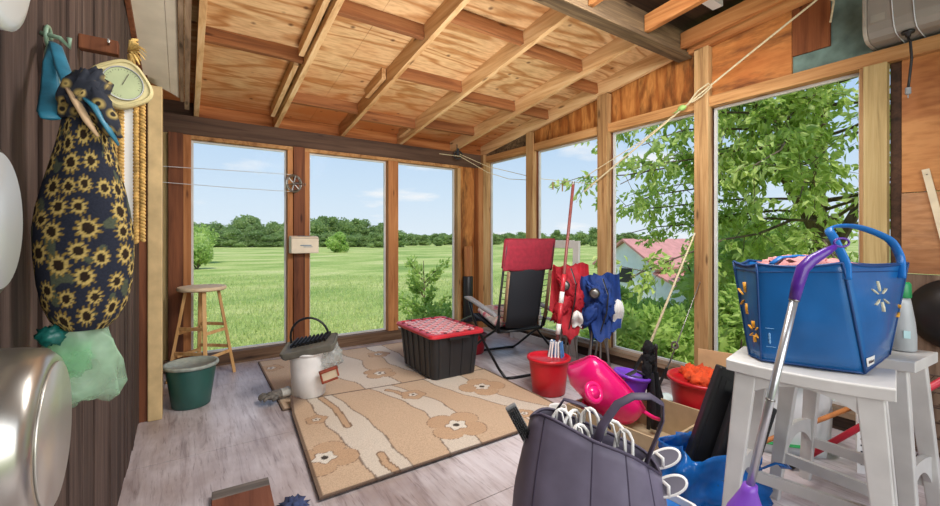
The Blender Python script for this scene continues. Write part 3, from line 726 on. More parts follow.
navy, dk, ye, ye2, gr = lin((40, 44, 58)), lin((46, 34, 24)), lin((196, 170, 102)), lin((150, 124, 62)), lin((80, 86, 70))
for i in range(nv+1):
    z = -.02+.465*i/nv; ring = []
    for j in range(nu):
        a = 2*pi*j/nu; rr = interp(z)*(1+.05*sin(7*a+z*8)*max(0, (z-.2))*4+.02*sin(3*a+z*20))
        ring.append((rr*cos(a)*.98, rr*sin(a)*.82, z)); c = navy
        if noise.noise(Vector((a*3, z*30, 2))) > .30: c = gr
        for (fa, fz, r0, ph) in fl:
            da = ((a-fa+pi) % (2*pi)-pi)*.085; dz = z-fz; d = sqrt(da*da+dz*dz)
            if d < r0*1.05:
                th = atan2(dz, da)+ph; pet = r0*(.80+.24*cos(th*11))
                if d < r0*.44: c = dk
                elif d < pet: c = ye if d < r0*.72 else ye2
                break
        cols.append(c)
    rings.append(ring)
f = MB(); f.loft(rings, True, False); f.build('bag_body', vcol('sunflower_print', .85, .15, 300), t, smooth=True, cols=cols)
f = MB(); f.tube([(-.066, .10, .555), (-.055, .07, .54), (-.04, .04, .49), (-.02, -.01, .44), (-.0, -.03, .41)], [.006, .010, .012, .012, .01], 8, flat=.35); f.tube([(-.066, .105, .555), (-.062, .06, .50), (-.055, .03, .44), (-.052, .0, .39), (-.045, -.02, .375)], [.006, .010, .014, .016, .014], 8, flat=.3); f.build('strap', TE, t, smooth=True)
f = MB(); f.tube([(.0, -.035, .42), (.02, -.045, .40), (.04, -.04, .36), (.052, -.03, .335)], [.008, .013, .011, .004], 8, flat=.35); f.build('strap_end', TE, t, smooth=True)
f = MB(); f.tube([(-.02, -.035, .43), (-.004, -.045, .40), (.01, -.052, .37), (.024, -.05, .345)], [.006, .011, .01, .004], 8, flat=.4); f.build('lining', BE, t, smooth=True)
mp, ntp, bp_ = newmat('dark_print'); vp = N(ntp, 'ShaderNodeTexVoronoi', Scale=42.0); ntp.links.new(coords(ntp), vp.inputs['Vector'])
rp = ramp(ntp, vp.outputs['Distance'], [(.16, (40, 30, 22)), (.26, (190, 164, 98)), (.40, (120, 104, 66)), (.52, (38, 42, 54))]); ntp.links.new(rp.outputs['Color'], bp_.inputs['Base Color']); bp_.inputs['Roughness'].default_value = .85
f = MB(); f.blob((.0, -.012, .428), (.034, .03, .05), 30, 18, .4, 4, 3, rot=Matrix.Rotation(.35, 3, 'Y')); f.blob((.028, -.03, .395), (.02, .018, .045), 20, 12, .5, 4, 7, rot=Matrix.Rotation(-.4, 3, 'Y')); f.build('gathered_top', mp, t, smooth=True)
# plastic bag below
t = thing('plastic_bag', 'pale green translucent plastic bag bulging out below the sunflower holder', 'plastic bag', (bx-.014, by+.006, bz-.02))
f = MB(); rings = []
for i, (z, rx, sh) in enumerate(((.03, .03, 0), (.0, .038, .0), (-.03, .050, .004), (-.07, .056, .008), (-.105, .057, .012), (-.13, .05, .016), (-.138, .03, .018))):
    rings.append([(sh+rx*(1+.12*sin(5*a+z*60)+.06*sin(9*a))*cos(a), rx*.62*(1+.15*sin(4*a+1+z*50))*sin(a), z+.010*sin(3*a+i)) for a in [2*pi*k/44 for k in range(44)]])
f.loft(rings, False, True); f.build('bag_film', film('green_film', (196, 236, 204), .42), t, smooth=True)
f = MB(); f.blob((-.01, 0, -.055), (.034, .022, .036), 22, 14, .5, 4, 9); f.build('crumpled_film', film('green_film_inner', (140, 222, 156), .5), t, smooth=True)
t = thing('plastic_bag', 'dark teal plastic bag end poking out left of the pale green bag', 'plastic bag', (bx-.045, by-.02, bz-.025)); f = MB(); f.blob((0, 0, 0), (.02, .015, .016), 20, 12, .6, 4, 5); f.build('bag_film', plain('teal_film', (24, 104, 96), .35, .3, 20), t, smooth=True)

# dial thermometer, peg block, raffia hanger
t = thing('dial_thermometer', 'cream rounded-square dial thermometer with a pale green face', 'thermometer', (-.150, 1.575, 1.645), 0, rot=(R(90), R(-32), R(14)))
CR = plain('aged_cream', (206, 192, 140), .5, .08, 10)
f = MB(); rg = []
for r0, z in ((.062, -.018), (.066, 0), (.064, .012), (.056, .017), (.054, .012)):
    rg.append([(r0*1.0*abs(cos(a))**.62*(1 if cos(a) > 0 else -1), r0*1.0*abs(sin(a))**.62*(1 if sin(a) > 0 else -1), z) for a in [2*pi*k/48 for k in range(48)]])
f.loft(rg, True, True); f.build('casing', CR, t, bevel=.002)
f = MB(); f.lathe([(.046, .012), (.046, .016), (.0, .016)], 40); f.build('dial', plain('dial_face', (176, 186, 138), .4, .10, 12), t)
f = MB(); f.tube(arc((0, 0, .017), .0465, 0, 360, 40, 'xy'), .0022, 6); f.build('dial_ring', M['steel'], t)
f = MB()
for k in range(28):
    a = R(-50+280*k/27); r1 = .040; r0 = .035 if k % 3 == 0 else .0375
    f.bar((r0*cos(a), r0*sin(a), .0166), (r1*cos(a), r1*sin(a), .0166), .0009, .0006)
f.bar((-.004, -.003, .018), (.026, .018, .018), .0016, .0008); f.build('markings', plain('dial_ink', (92, 84, 66), .6), t)
t = thing('wall_peg', 'short brown wooden peg block above the dial thermometer', 'peg', (XL+.001, 1.585, 1.748)); f = MB(); f.box((.043, 0, 0), (.086, .03, .04)); f.build('block', M['brown_z'], t, bevel=.003); f = MB(); f.tube([(.066, -.014, .004), (.066, -.03, .006), (.066, -.03, .014)], .003, 6); f.build('pin', M['steel'], t)
t = thing('raffia_hanger', 'tan woven raffia hanger with a straw bow and two long straps behind the thermometer', 'hanging', (-.13, 1.60, 1.18)); RA = plain('raffia', (206, 164, 92), .85, .3, 60, bmp=.4)
for x in (-.032, .018):
    f = MB()
    for k in range(44):
        z = .012+k*.0102
        for s in (-1, 1): f.blob((x+s*.0075, 0, z+.003*s), (.0095, .005, .0062), 8, 5, rot=Matrix.Rotation(s*.7, 3, 'Y'))
    f.build('strap', RA, t, smooth=True)
f = MB(); f.span((-.022, .002, .02), (.008, .006, .44)); f.build('backing', M['white'], t)
f = MB(); random.seed(6)
for k in range(16):
    a = random.uniform(-1.2, 1.6); l = random.uniform(.03, .06); c = Vector((-.005, -.02, .565)); d = Vector((cos(a)*.8, -.2, sin(a)*.8)); f.tube([c, c+d*l*.6+Vector((0, -.012, .01)), c+d*l], [.004, .007, .003], 6, flat=.3)
f.tube([(-.005, -.015, .56), (0, 0, .50), (-.005, 0, .43)], .005, 6); f.build('bow', plain('straw', (222, 184, 108), .8, .2, 40), t, smooth=True)

# ------------------------------------------------------------------ back wall things
t = thing('clothesline_pulley', 'round spoked metal clothesline pulley on the three-board mullion', 'pulley', (.92, 4.54, 1.755), R(22))
f = MB(); f.tube(arc((0, 0, 0), .085, 0, 360, 36), .009, 8); f.tube(arc((0, 0, 0), .07, 0, 360, 36), .004, 6); f.build('wheel', M['steel'], t, smooth=True)
f = MB(); [f.tube([(0, 0, 0), (.082*cos(a), 0, .082*sin(a))], .006, 6) for a in [2*pi*k/6+.3 for k in range(6)]]; f.blob((0, 0, 0), .018, 10, 8); f.build('spokes', M['steel'], t)
f = MB(); f.bar((0, .014, 0), (.11, .03, .0), .02, .008); f.bar((0, -.014, 0), (.11, .03, 0), .02, .008); f.box((.115, .02, 0), (.03, .06, .03)); f.build('bracket', M['steel'], t)
f = MB(); f.tube([(-.238, 4.50, 1.82), (.4, 4.53, 1.835), (.92, 4.535, 1.842)], .003, 5); f.tube([(-.238, 4.50, 1.685), (.4, 4.53, 1.672), (.92, 4.535, 1.67)], .003, 5)
tag(f.build('clothesline', M['line']), 'thin double clothesline stretched across the first back window', 'line')
t = thing('card_box', 'small cream printed box fixed on the three-board mullion', 'box', (1.01, 4.568, 1.045), R(3)); CB = plain('cream_card', (226, 214, 192), .6, .06, 12)
f = MB(); f.loft([[(x, -.10, 0), (x, 0, 0), (x, 0, .165), (x, -.02, .178), (x, -.085, .168), (x, -.10, .15)] for x in (-.135, .135)]); f.build('box_body', CB, t, bevel=.006)
f = MB(); f.span((-.05, -.1025, .075), (.06, -.1005, .085)); f.span((-.02, -.1025, .062), (.07, -.1005, .068)); f.span((-.06, -.07, .1725), (.06, -.03, .1765)); f.build('print', plain('blue_grey_print', (112, 138, 156), .6), t)
f = MB(); f.span((-.13, -.102, .15), (.137, -.096, .156)); f.build('lid_edge', plain('lid_line', (170, 152, 128), .6), t)
t = thing('clothesline_pulley', 'dark pulley under the corner of the ceiling with lines running right', 'pulley', (2.885, 4.52, 2.30), R(-35))
f = MB(); f.tube(arc((0, 0, -.04), .05, 0, 360, 24), .01, 8); f.tube([(0, -.012, -.04), (0, .012, -.04)], .02, 10); f.build('wheel', M['black'], t, smooth=True)
f = MB(); f.bar((0, .016, .09), (0, .016, -.06), .03, .006, (0, 1, 0)); f.bar((0, -.016, .09), (0, -.016, -.06), .03, .006, (0, 1, 0)); f.tube([(0, 0, .06), (0, 0, .16)], .008, 8); f.build('bracket', M['blackmetal'], t)
f = MB(); f.tube([(2.6, 4.50, 2.24), (2.885, 4.47, 2.235), (3.28, 4.42, 2.06), (3.5, 4.25, 1.97), (3.75, 4.05, 1.95)], .004, 5); f.tube([(2.885, 4.47, 2.26), (3.28, 4.40, 2.13), (3.5, 4.15, 2.04), (3.72, 3.95, 1.96), (4.4, 3.5, 1.88)], .004, 5)
tag(f.build('clothesline', M['rope']), 'pale rope clothesline running from the corner pulley out through the right wall', 'line')
for lab, p in (('left wooden clothespin on the line outside the corner window', (3.93, 3.88, 1.895)), ('right wooden clothespin dangling lower on the line outside', (4.02, 3.80, 1.87))):
    t = thing('clothespin', lab, 'clothespin', p, .5); f = MB(); f.bar((-.008, 0, .03), (-.004, 0, -.07), .012, .012); f.build('jaw', M['tan_z'], t); f = MB(); f.bar((.008, 0, .03), (.004, 0, -.07), .012, .012); f.build('jaw', M['tan_z'], t); f = MB(); f.tube(arc((0, 0, -.01), .009, 0, 360, 10), .002, 5); f.build('spring', M['steel'], t)
t = thing('grip_pole', 'short wooden pole with a black sleeve standing in the back corner', 'pole', (3.05, 4.535, .116)); f = MB(); f.lathe([(.052, .55), (.056, .56), (.056, .96), (.05, .975), (0, .975)], 20); f.build('shaft', M['orange_z'], t, smooth=True)
f = MB(); f.lathe([(.06, 0), (.066, .01), (.066, .58), (.06, .59), (0, .59)], 20); f.build('sleeve', M['black'], t, smooth=True)

# wooden stool
t = thing('wooden_stool', 'tall pale wooden stool with a round seat under the first back window', 'stool', (.125, 4.29, 0))
LW = wood('pale_stool_wood', (214, 170, 112), (176, 128, 74), 'z', (228, 190, 138))
f = MB(); f.lathe([(.17, .75), (.182, .758), (.184, .775), (.178, .785), (0, .785)], 40); f.build('seat', wood('pale_seat_wood', (238, 220, 190), (212, 188, 150), 'x', (244, 230, 206)), t, smooth=True, bevel=.003)
LEG = []
for k in range(4):
    a = R(90*k+4); p0 = Vector((.245*cos(a), .245*sin(a), 0)); p1 = Vector((.12*cos(a), .12*sin(a), .752)); LEG.append((p0, p1)); f = MB(); f.bar(p0, p1, .032, .024, (cos(a), sin(a), 0)); f.build('leg', LW, t, bevel=.003)
for k in range(4):
    z = (.24, .40)[k % 2]
    for zz in ((.24, .44) if k % 2 == 0 else (.20, .40)):
        A, B = LEG[k], LEG[(k+1) % 4]; f = MB(); f.bar(A[0].lerp(A[1], zz/.752), B[0].lerp(B[1], zz/.752), .016, .026); f.build('rung', LW, t, bevel=.002)

# green tub
def bucket(name, label, loc, r0, r1, h, mt, rimmat=None, cat='bucket', rim=.012, inner=None, n=44, sy=1, rz=0, ribs=True):
    t = thing(name, label, cat, loc, rz); f = MB()
    f.lathe([(r0*.9, 0), (r0, .008), (r0+(r1-r0)*.5, h*.5), (r1, h*.97), (r1, h), (r1-.006, h), (r0+(r1-r0)*.5-.006, h*.5), (r0-.006, .02), (0, .018)], n, sy=sy); f.build('tub', mt, t, smooth=True)
    f = MB(); f.lathe([(r1-.003, h-.018), (r1+rim, h-.016), (r1+rim+.003, h-.004), (r1+rim, h+.006), (r1-.006, h+.006), (r1-.008, h-.005)], n, sy=sy); f.build('rim', rimmat or mt, t, smooth=True)
    return t
bucket('planter_tub', 'dark green plastic tub with a pale rim beside the cream post', (.04, 3.63, 0), .118, .158, .30, plain('dark_green_plastic', (46, 92, 84), .4, .12, 6), plain('pale_rim', (158, 166, 156), .5, .15, 30))
# ------------------------------------------------------------------ rugs
TAN, CRM, OUT, PET, PET2, WHT, DRK = map(lin, ((214, 188, 160), (226, 216, 201), (88, 70, 62), (207, 175, 143), (194, 159, 126), (236, 230, 218), (58, 58, 56)))
def mixc(a, b_, k): return tuple(a[i]*(1-k)+b_[i]*k for i in range(4))
def seg_d(px, py, pl):
    best = 9
    for (x0, y0), (x1, y1) in zip(pl, pl[1:]):
        dx, dy = x1-x0, y1-y0; t = max(0, min(1, ((px-x0)*dx+(py-y0)*dy)/(dx*dx+dy*dy))); d = (px-x0-t*dx)**2+(py-y0-t*dy)**2
        if d < best: best = d
    return sqrt(best)
def inter(pl, y):
    P = sorted(pl, key=lambda p: p[1])
    if y <= P[0][1]: return P[0][0]
    for (x0, y0), (x1, y1) in zip(P, P[1:]):
        if y <= y1: return x0+(x1-x0)*(y-y0)/(y1-y0)
    return P[-1][0]
bands = [([(.735, 3.22), (.734, 2.905), (.741, 2.67), (.766, 2.41), (.776, 2.157), (.771, 1.9)], [(.918, 3.2), (.955, 2.853), (.984, 2.59), (.985, 2.393), (.976, 2.2), (.974, 1.9)]),
         ([(1.18, 3.2), (1.26, 2.95), (1.311, 2.745), (1.339, 2.523), (1.329, 2.373), (1.244, 2.127), (1.18, 1.9)], [(1.36, 3.2), (1.42, 2.95), (1.481, 2.764), (1.522, 2.602), (1.518, 2.441), (1.494, 2.279), (1.443, 2.113), (1.395, 1.9)]),
         ([(1.62, 3.2), (1.68, 2.841), (1.743, 2.631), (1.838, 2.387), (1.888, 2.209), (1.833, 2.013), (1.8, 1.9)], [(1.93, 3.2), (1.965, 2.694), (1.96, 2.488), (2.002, 2.319), (2.115, 2.116), (2.15, 1.9)]),
         ([(1.06, 4.5), (1.11, 4.2), (1.03, 3.9), (1.05, 3.64), (1.16, 3.4), (1.2, 3.1)], [(1.27, 4.5), (1.36, 4.15), (1.42, 3.95), (1.36, 3.7), (1.42, 3.45), (1.5, 3.1)]),
         ([(1.62, 4.5), (1.64, 4.1), (1.6, 3.7), (1.7, 3.3), (1.7, 3.1)], [(1.8, 4.5), (1.82, 4.0), (1.8, 3.7), (1.92, 3.3), (1.95, 3.1)])]
flow = [(.62, 2.30, .185, .5), (.705, 2.81, .075, .0), (1.416, 2.235, .20, 1.0), (1.95, 2.70, .19, .3), (1.885, 2.125, .075, 0), (1.42, 2.85, .10, .4), (1.42, 3.50, .15, .9), (1.64, 4.08, .12, .2), (.655, 4.2, .11, .3), (1.1, 4.0, .09, 1)]
leafs = [[(.83, 3.17), (.86, 2.92), (.845, 2.6)], [(.885, 2.17), (.87, 2.06), (.885, 1.97)], [(1.3, 3.05), (1.34, 2.98), (1.36, 2.88)], [(1.25, 4.35), (1.27, 4.2), (1.22, 4.1)]]
def rug_col(x, y, back):
    c = TAN; ln = 0
    for i, (a, b_) in enumerate(bands):
        if (i >= 3) != back: continue
        xa, xb = inter(a, y)+.006*sin(y*23), inter(b_, y)+.006*sin(y*19+1)
        if xa < x < xb: c = CRM
        ln = max(ln, 1 if min(abs(x-xa), abs(x-xb)) < .0048 else 0)
    for pl in leafs:
        d = seg_d(x, y, pl)
        if d < .026: c = PET; ln = 1 if d > .017 else 0
    for (fx, fy, fr, ph) in flow:
        dx, dy = x-fx, y-fy; d = sqrt(dx*dx+dy*dy)
        if d > fr*1.3: continue
        th = atan2(dy, dx)+ph; pr = fr*(.62+.38*abs(cos(th*2.0))**.55) if fr > .12 else fr*(.92+.08*cos(5*th))
        if d < pr:
            c = PET if int((th+7)/1.57) % 2 else mixc(PET, PET2, .25); ln = .6 if d > pr-.0045 else 0
            w_ = fr*.30*(1+.18*cos(5*th))
            if d < w_: c = WHT; ln = 0
            if w_ <= d < w_+.006: ln = 1
            if d < fr*.11: c = DRK
    if ln: c = mixc(c, OUT, .7)
    k = .5+.5*noise.noise(Vector((x*2.2, y*2.2, 3))); return mixc(c, mixc(c, lin((150, 118, 92)), .5), k*.5)
def rug(name, label, q, nx, ny, z, back, th=.011, curl=False):
    f = MB(); cols = []; vs = []
    for top in (1, 0):
        for j in range(ny+1):
            for i in range(nx+1):
                u, v = i/nx, j/ny
                x = (q[0][0]*(1-u)+q[1][0]*u)*(1-v)+(q[3][0]*(1-u)+q[2][0]*u)*v; y = (q[0][1]*(1-u)+q[1][1]*u)*(1-v)+(q[3][1]*(1-u)+q[2][1]*u)*v
                zz = z+(th if top else 0)+.003*noise.noise(Vector((x*3, y*3, 0)))*(1 if top else 0)
                c = rug_col(x, y, back)
                e = min(u*(q[1][0]-q[0][0]), (1-u)*(q[1][0]-q[0][0]), v*(q[3][1]-q[0][1]), (1-v)*(q[3][1]-q[0][1]))
                if e < .015: c = mixc(c, OUT, .8)
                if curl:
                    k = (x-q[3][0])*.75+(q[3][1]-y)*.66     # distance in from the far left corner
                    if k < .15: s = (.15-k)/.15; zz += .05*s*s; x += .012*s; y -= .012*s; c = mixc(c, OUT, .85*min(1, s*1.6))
                vs.append((x, y, zz)); cols.append(c if top else OUT)
    W = nx+1; B = W*(ny+1); fs = []
    for j in range(ny):
        for i in range(nx):
            a = j*W+i; fs.append((a, a+1, a+W+1, a+W)); fs.append((B+a, B+a+W, B+a+W+1, B+a+1))
    for i in range(nx): fs.append((i, B+i, B+i+1, i+1)); a = ny*W+i; fs.append((a, a+1, B+a+1, B+a))
    for j in range(ny): a = j*W; fs.append((a, a+W, B+a+W, B+a)); a = j*W+nx; fs.append((a, B+a, B+a+W, a+W))
    f.add(vs, fs); return tag(f.build(name, M['rugpile'], cols=cols), label, 'rug')
M['rugpile'] = vcol('rug_pile', .95, .4, 160)
rug('area_rug', 'tan flower-patterned rug at the back whose near edge runs under the front rug', [(.56, 3.13), (2.25, 3.05), (2.25, 4.40), (.583, 4.485)], 170, 140, .001, True)
rug('area_rug', 'tan flower-patterned rug in front with its far left corner curled up', [(.505, 1.955), (2.17, 1.95), (2.24, 3.06), (.615, 3.23)], 230, 170, .0125, False, curl=True)

# ------------------------------------------------------------------ white pail, wringer tray, brush, glove
bucket('pail', 'white plastic pail standing where the two rugs meet', (.775, 3.30, .024), .118, .135, .33, M['white'], rim=.006)
GT = plain('grey_tray_plastic', (104, 102, 92), .6, .18, 12, bmp=.1)
t = thing('wringer_tray', 'dark grey ribbed mop tray with a black hoop handle lying on the white pail', 'tray', (.785, 3.27, .362), rot=(R(9), R(-10), R(-26)))
f = MB(); f.loft([[(x*k, y*k, z) for x, y in ((-.17, -.12), (-.19, -.10), (-.19, .10), (-.17, .12), (.17, .12), (.19, .10), (.19, -.10), (.17, -.12))] for z, k in ((.0, .93), (.015, .98), (.05, 1.02), (.058, 1.0), (.045, .95))]); f.build('tray_body', GT, t, bevel=.004)
f = MB(); [f.bar((-.13+k*.03, -.02+.002*k, .062), (-.10+k*.03, .10, .07), .010, .022) for k in range(9)]; f.build('ribs', M['black'], t)
f = MB(); f.tube([(-.165, .11, .02)]+[(-.02+.14*cos(R(a)), .115, .06+.155*sin(R(a))) for a in range(180, -1, -12)]+[(.12, .11, .02)], .009, 8); f.build('handle', M['black'], t, smooth=True)
t = thing('plastic_bag', 'clear plastic film bag hanging down the right side of the white pail', 'plastic bag', (.915, 3.21, .30)); f = MB(); f.blob((-.005, 0, .0), (.085, .07, .095), 24, 14, .45, 4, 4); f.build('bag_film', film('clear_film', (206, 212, 208), .42), t, smooth=True)
t = thing('scrub_brush', 'small brush with a red-brown wooden frame against the white pail', 'brush', (.875, 3.115, .205), rot=(R(8), R(-14), R(-10)))
f = MB(); f.span((-.055, -.012, -.035), (.055, .008, .035)); f.build('pad', plain('brush_pad', (206, 188, 160), .8), t, bevel=.003)
f = MB(); f.span((-.066, -.018, .028), (.066, .014, .044)); f.span((-.066, -.018, -.05), (-.052, .014, .044)); f.span((-.066, -.018, -.05), (.05, .014, -.036)); f.span((.052, -.018, -.03), (.064, .014, .044)); f.build('frame', plain('redbrown_wood', (150, 66, 42), .5, .2, 20), t, bevel=.003)
GLV = plain('grey_glove_knit', (112, 106, 98), .9, .25, 40, bmp=.3); CUF = plain('pale_glove_cuff', (186, 182, 172), .9, .12, 40, bmp=.3)
t = thing('work_glove', 'grey work glove with a pale cuff lying at the curled rug corner', 'glove', (.545, 3.335, .024), R(12))
f = MB(); f.loft([[(x, ry*cos(a), .032+rz*sin(a)) for a in [2*pi*k/16 for k in range(16)]] for x, ry, rz in ((-.055, .040, .020), (-.03, .048, .028), (.0, .048, .031), (.03, .042, .03), (.045, .04, .03))]); 
for k, (y0, l, b_) in enumerate(((-.034, .050, -.01), (-.012, .062, 0), (.012, .060, .004), (.033, .048, .01))): f.tube([(-.045, y0, .034), (-.045-l*.5, y0+b_, .04), (-.045-l*.85, y0+b_*1.6, .03), (-.045-l, y0+b_*1.8, .018)], [.0125, .0125, .0115, .007], 10)
f.tube([(.0, -.04, .03), (-.02, -.068, .03), (-.045, -.08, .022)], [.014, .013, .008], 10); f.build('glove_body', GLV, t, smooth=True)
f = MB(); f.loft([[(x, ry*cos(a), .033+rz*sin(a)*(1+.1*sin(3*a))) for a in [2*pi*k/20 for k in range(20)]] for x, ry, rz in ((.04, .041, .03), (.07, .044, .032), (.105, .05, .036), (.107, .044, .03), (.08, .038, .026))], False, True); f.build('cuff', CUF, t, smooth=True)

# ------------------------------------------------------------------ tote
RD = plain('tote_red', (196, 44, 56), .35, .08, 6)
t = thing('storage_tote', 'black ribbed storage tote with a red lid standing on the rugs', 'storage box', (1.905, 3.315, .026), R(-1))
def rrect(hx, hy, r, z, n=4):
    o = []
    for cx_, cy_, a0 in ((hx-r, hy-r, 0), (-hx+r, hy-r, 90), (-hx+r, -hy+r, 180), (hx-r, -hy+r, 270)):
        for k in range(n+1): a = R(a0+90*k/n); o.append((cx_+r*cos(a), cy_+r*sin(a), z))
    return o
f = MB(); f.loft([rrect(.205, .30, .04, 0), rrect(.21, .305, .045, .006), rrect(.236, .338, .045, .345), rrect(.25, .352, .045, .347), rrect(.25, .352, .045, .365)])
for s in (-1, 1):
    for y in (-.26, -.17, -.06, .06, .17, .26): f.bar((s*.208, y*.9, .01), (s*.236, y, .345), .022, .018, (s, 0, 0))
    for x in (-.17, -.06, .06, .17): f.bar((x*.9, s*.303, .01), (x, s*.338, .345), .022, .018, (0, s, 0))
f.build('body', plain('tote_black', (38, 39, 42), .42, .1, 8), t, bevel=.004)
f = MB(); f.loft([rrect(.262, .366, .05, .352), rrect(.268, .372, .055, .358), rrect(.268, .372, .055, .376), rrect(.258, .362, .05, .386), rrect(.235, .338, .045, .386), rrect(.228, .330, .04, .378)]); lid = f.build('lid', RD, t, bevel=.002)
f = MB()
for k in range(-5, 6):
    for s in (-1, 1):
        x0, x1 = -.2, .2; y0 = k*.11-s*.2; y1 = k*.11+s*.2
        def cl(p, q):
            (xa, ya), (xb, yb) = p, q; lo, hi = -.30, .30; 
            if ya == yb: return None
            ts = sorted(((lo-ya)/(yb-ya), (hi-ya)/(yb-ya))); a, b_ = max(0, ts[0]), min(1, ts[1])
            if a >= b_: return None
            L_ = lambda u: (xa+(xb-xa)*u, ya+(yb-ya)*u, .381); return L_(a), L_(b_)
        r_ = cl((x0, y0), (x1, y1))
        if r_: f.bar(r_[0], r_[1], .022, .008)
f.build('lattice', plain('tote_red_pale', (232, 186, 188), .4, .1, 10), lid)
f = MB()
for x in (-.235, .235):
    for y in (-.24, -.12, 0, .12, .24): f.lathe([(.016, .387), (.014, .391), (0, .391)], 12, (x, y, 0))
for x in (-.12, 0, .12):
    for y in (-.335, .335): f.lathe([(.016, .387), (.014, .391), (0, .391)], 12, (x, y, 0))
f.build('stud', plain('stud_dark', (92, 24, 32), .5), lid)
for s in (-1, 1): f = MB(); f.box((0, s*.366, .341), (.2, .026, .022)); f.build('handle', M['black'], t, bevel=.004)

# ------------------------------------------------------------------ reclining chair
MA = plain('maroon_canvas', (138, 26, 46), .8, .12, 30, bmp=.15); BF = plain('black_mesh_fabric', (26, 30, 37), .75, .12, 200, bmp=.15); GA = plain('grey_armrest', (150, 152, 154), .45, .08, 8)
t = thing('reclining_chair', 'black folding lounge chair with a maroon headrest cover seen from behind', 'chair', (2.615, 3.02, 0), R(-8))
f = MB()
for s in (-1, 1): f.tube([(s*.235, -.02, .33), (s*.262, -.07, .55), (s*.258, -.15, .95), (s*.25, -.19, 1.165)], .011, 10)
f.tube([(-.25, -.19, 1.165), (0, -.20, 1.18), (.25, -.19, 1.165)], .011, 10); f.tube([(-.235, -.02, .335), (.235, -.02, .335)], .011, 10); f.build('back_frame', M['blackmetal'], t, smooth=True)
def panel(rows, th): # rows: (z, y, halfwidth)
    f = MB(); rg = []
    for z, y, hw in rows: rg.append([(-hw+2*hw*k/10, y-.02*(1-(2*k/10-1)**2), z) for k in range(11)])
    f.loft(rg, False, False, False); return f
panel([(.37, -.035, .175), (.5, -.06, .185), (.65, -.09, .19), (.8, -.12, .19), (.90, -.139, .195), (.93, -.143, .196)], 0).build('backrest', BF, t, smooth=True, solid=.006)
for s in (-1, 1):
    f = MB(); f.tube([(s*.222, -.10, .45), (s*.226, -.145, .7), (s*.226, -.18, .90)], [.024, .025, .025], 8, flat=.35); f.build('side_webbing', plain('tan_webbing', (150, 122, 94), .8, .2, 30), t, smooth=True)
    f = MB()
    for k in range(9): z = .42+k*.055; y = -.045-.19*(z-.42); f.tube([(s*.185, y-.005, z), (s*.255, y-.02, z+.012)], .0035, 5)
    f.build('lacing', M['black'], t)
f = MB(); rg = []
for z, y in ((.905, -.145), (.92, -.150), (1.0, -.165), (1.1, -.182), (1.175, -.198), (1.192, -.19), (1.175, -.172), (1.0, -.138), (.93, -.125)): rg.append([(-.268+.536*k/12, y-.012*(1-(k/6-1)**2), z+.0015*sin(k*1.3)) for k in range(13)])
f.loft(rg, False, False, False); f.build('headrest_cover', MA, t, smooth=True, solid=.008)
f = MB(); f.loft([[(x, y, z+dz) for x, dz in ((-.21, 0), (0, -.025), (.21, 0))] for y, z in ((-.02, .345), (.15, .33), (.3, .36), (.46, .43), (.62, .40), (.8, .30))], False, False, False); f.build('seat', BF, t, smooth=True, solid=.01)
# floral seat cushion (its own top-level thing)
for s in (-1, 1):
    f = MB(); f.tube([(s*.33, -.30, .012), (s*.335, -.20, .06), (s*.325, .1, .23), (s*.31, .34, .40), (s*.30, .46, .56)], .012, 10); f.tube([(s*.285, .56, .012), (s*.285, .46, .07), (s*.275, .2, .24), (s*.265, -.02, .36), (s*.26, -.08, .50)], .012, 10); f.tube([(s*.24, -.02, .335), (s*.24, .46, .42), (s*.23, .8, .30)], .011, 8); f.build('leg', M['blackmetal'], t, smooth=True)
    f = MB(); f.loft([[(s*.315+w_*cx_, y, z+h_*cz) for cx_, cz in ((-1, 0), (-.8, 1), (.8, 1), (1, 0), (.8, -1), (-.8, -1))] for y, z, w_, h_ in ((-.10, .505, .02, .01), (-.06, .515, .028, .014), (.1, .54, .03, .014), (.28, .575, .032, .014), (.44, .60, .036, .015), (.50, .598, .026, .01))]); f.build('armrest', GA, t, smooth=True, bevel=.003)
f = MB(); f.tube([(-.33, -.30, .012), (-.25, -.315, .012), (.25, -.315, .012), (.33, -.30, .012)], .012, 10); f.tube([(-.285, .56, .012), (-.2, .575, .012), (.2, .575, .012), (.285, .56, .012)], .012, 10); f.build('floor_bar', M['blackmetal'], t, smooth=True)
m, nt2, b = newmat('floral_fabric'); vo = N(nt2, 'ShaderNodeTexVoronoi', Scale=13.0); nt2.links.new(coords(nt2), vo.inputs['Vector'])
r = ramp(nt2, vo.outputs['Distance'], [(.18, (206, 66, 96)), (.34, (232, 150, 164)), (.5, (238, 226, 218)), (.75, (196, 190, 184))]); nt2.links.new(r.outputs['Color'], b.inputs['Base Color']); b.inputs['Roughness'].default_value = .85
t = thing('seat_cushion', 'pink and white floral cushion lying on the reclining chair seat', 'cushion', (2.655, 3.33, .385), rot=(R(14), 0, R(-8)))
f = MB(); f.loft([[(x*k, y*k, z) for x, y, _ in rrect(.20, .21, .06, 0)] for z, k in ((.0, .86), (.02, .97), (.04, 1.0), (.06, .96), (.078, .84))]); f.build('cushion_body', m, t, smooth=True)
bucket('red_tub', 'low dark red tub on the floor under the reclining chair', (2.50, 3.62, 0), .11, .14, .19, plain('dark_red_plastic', (160, 24, 40), .4, .1, 8))

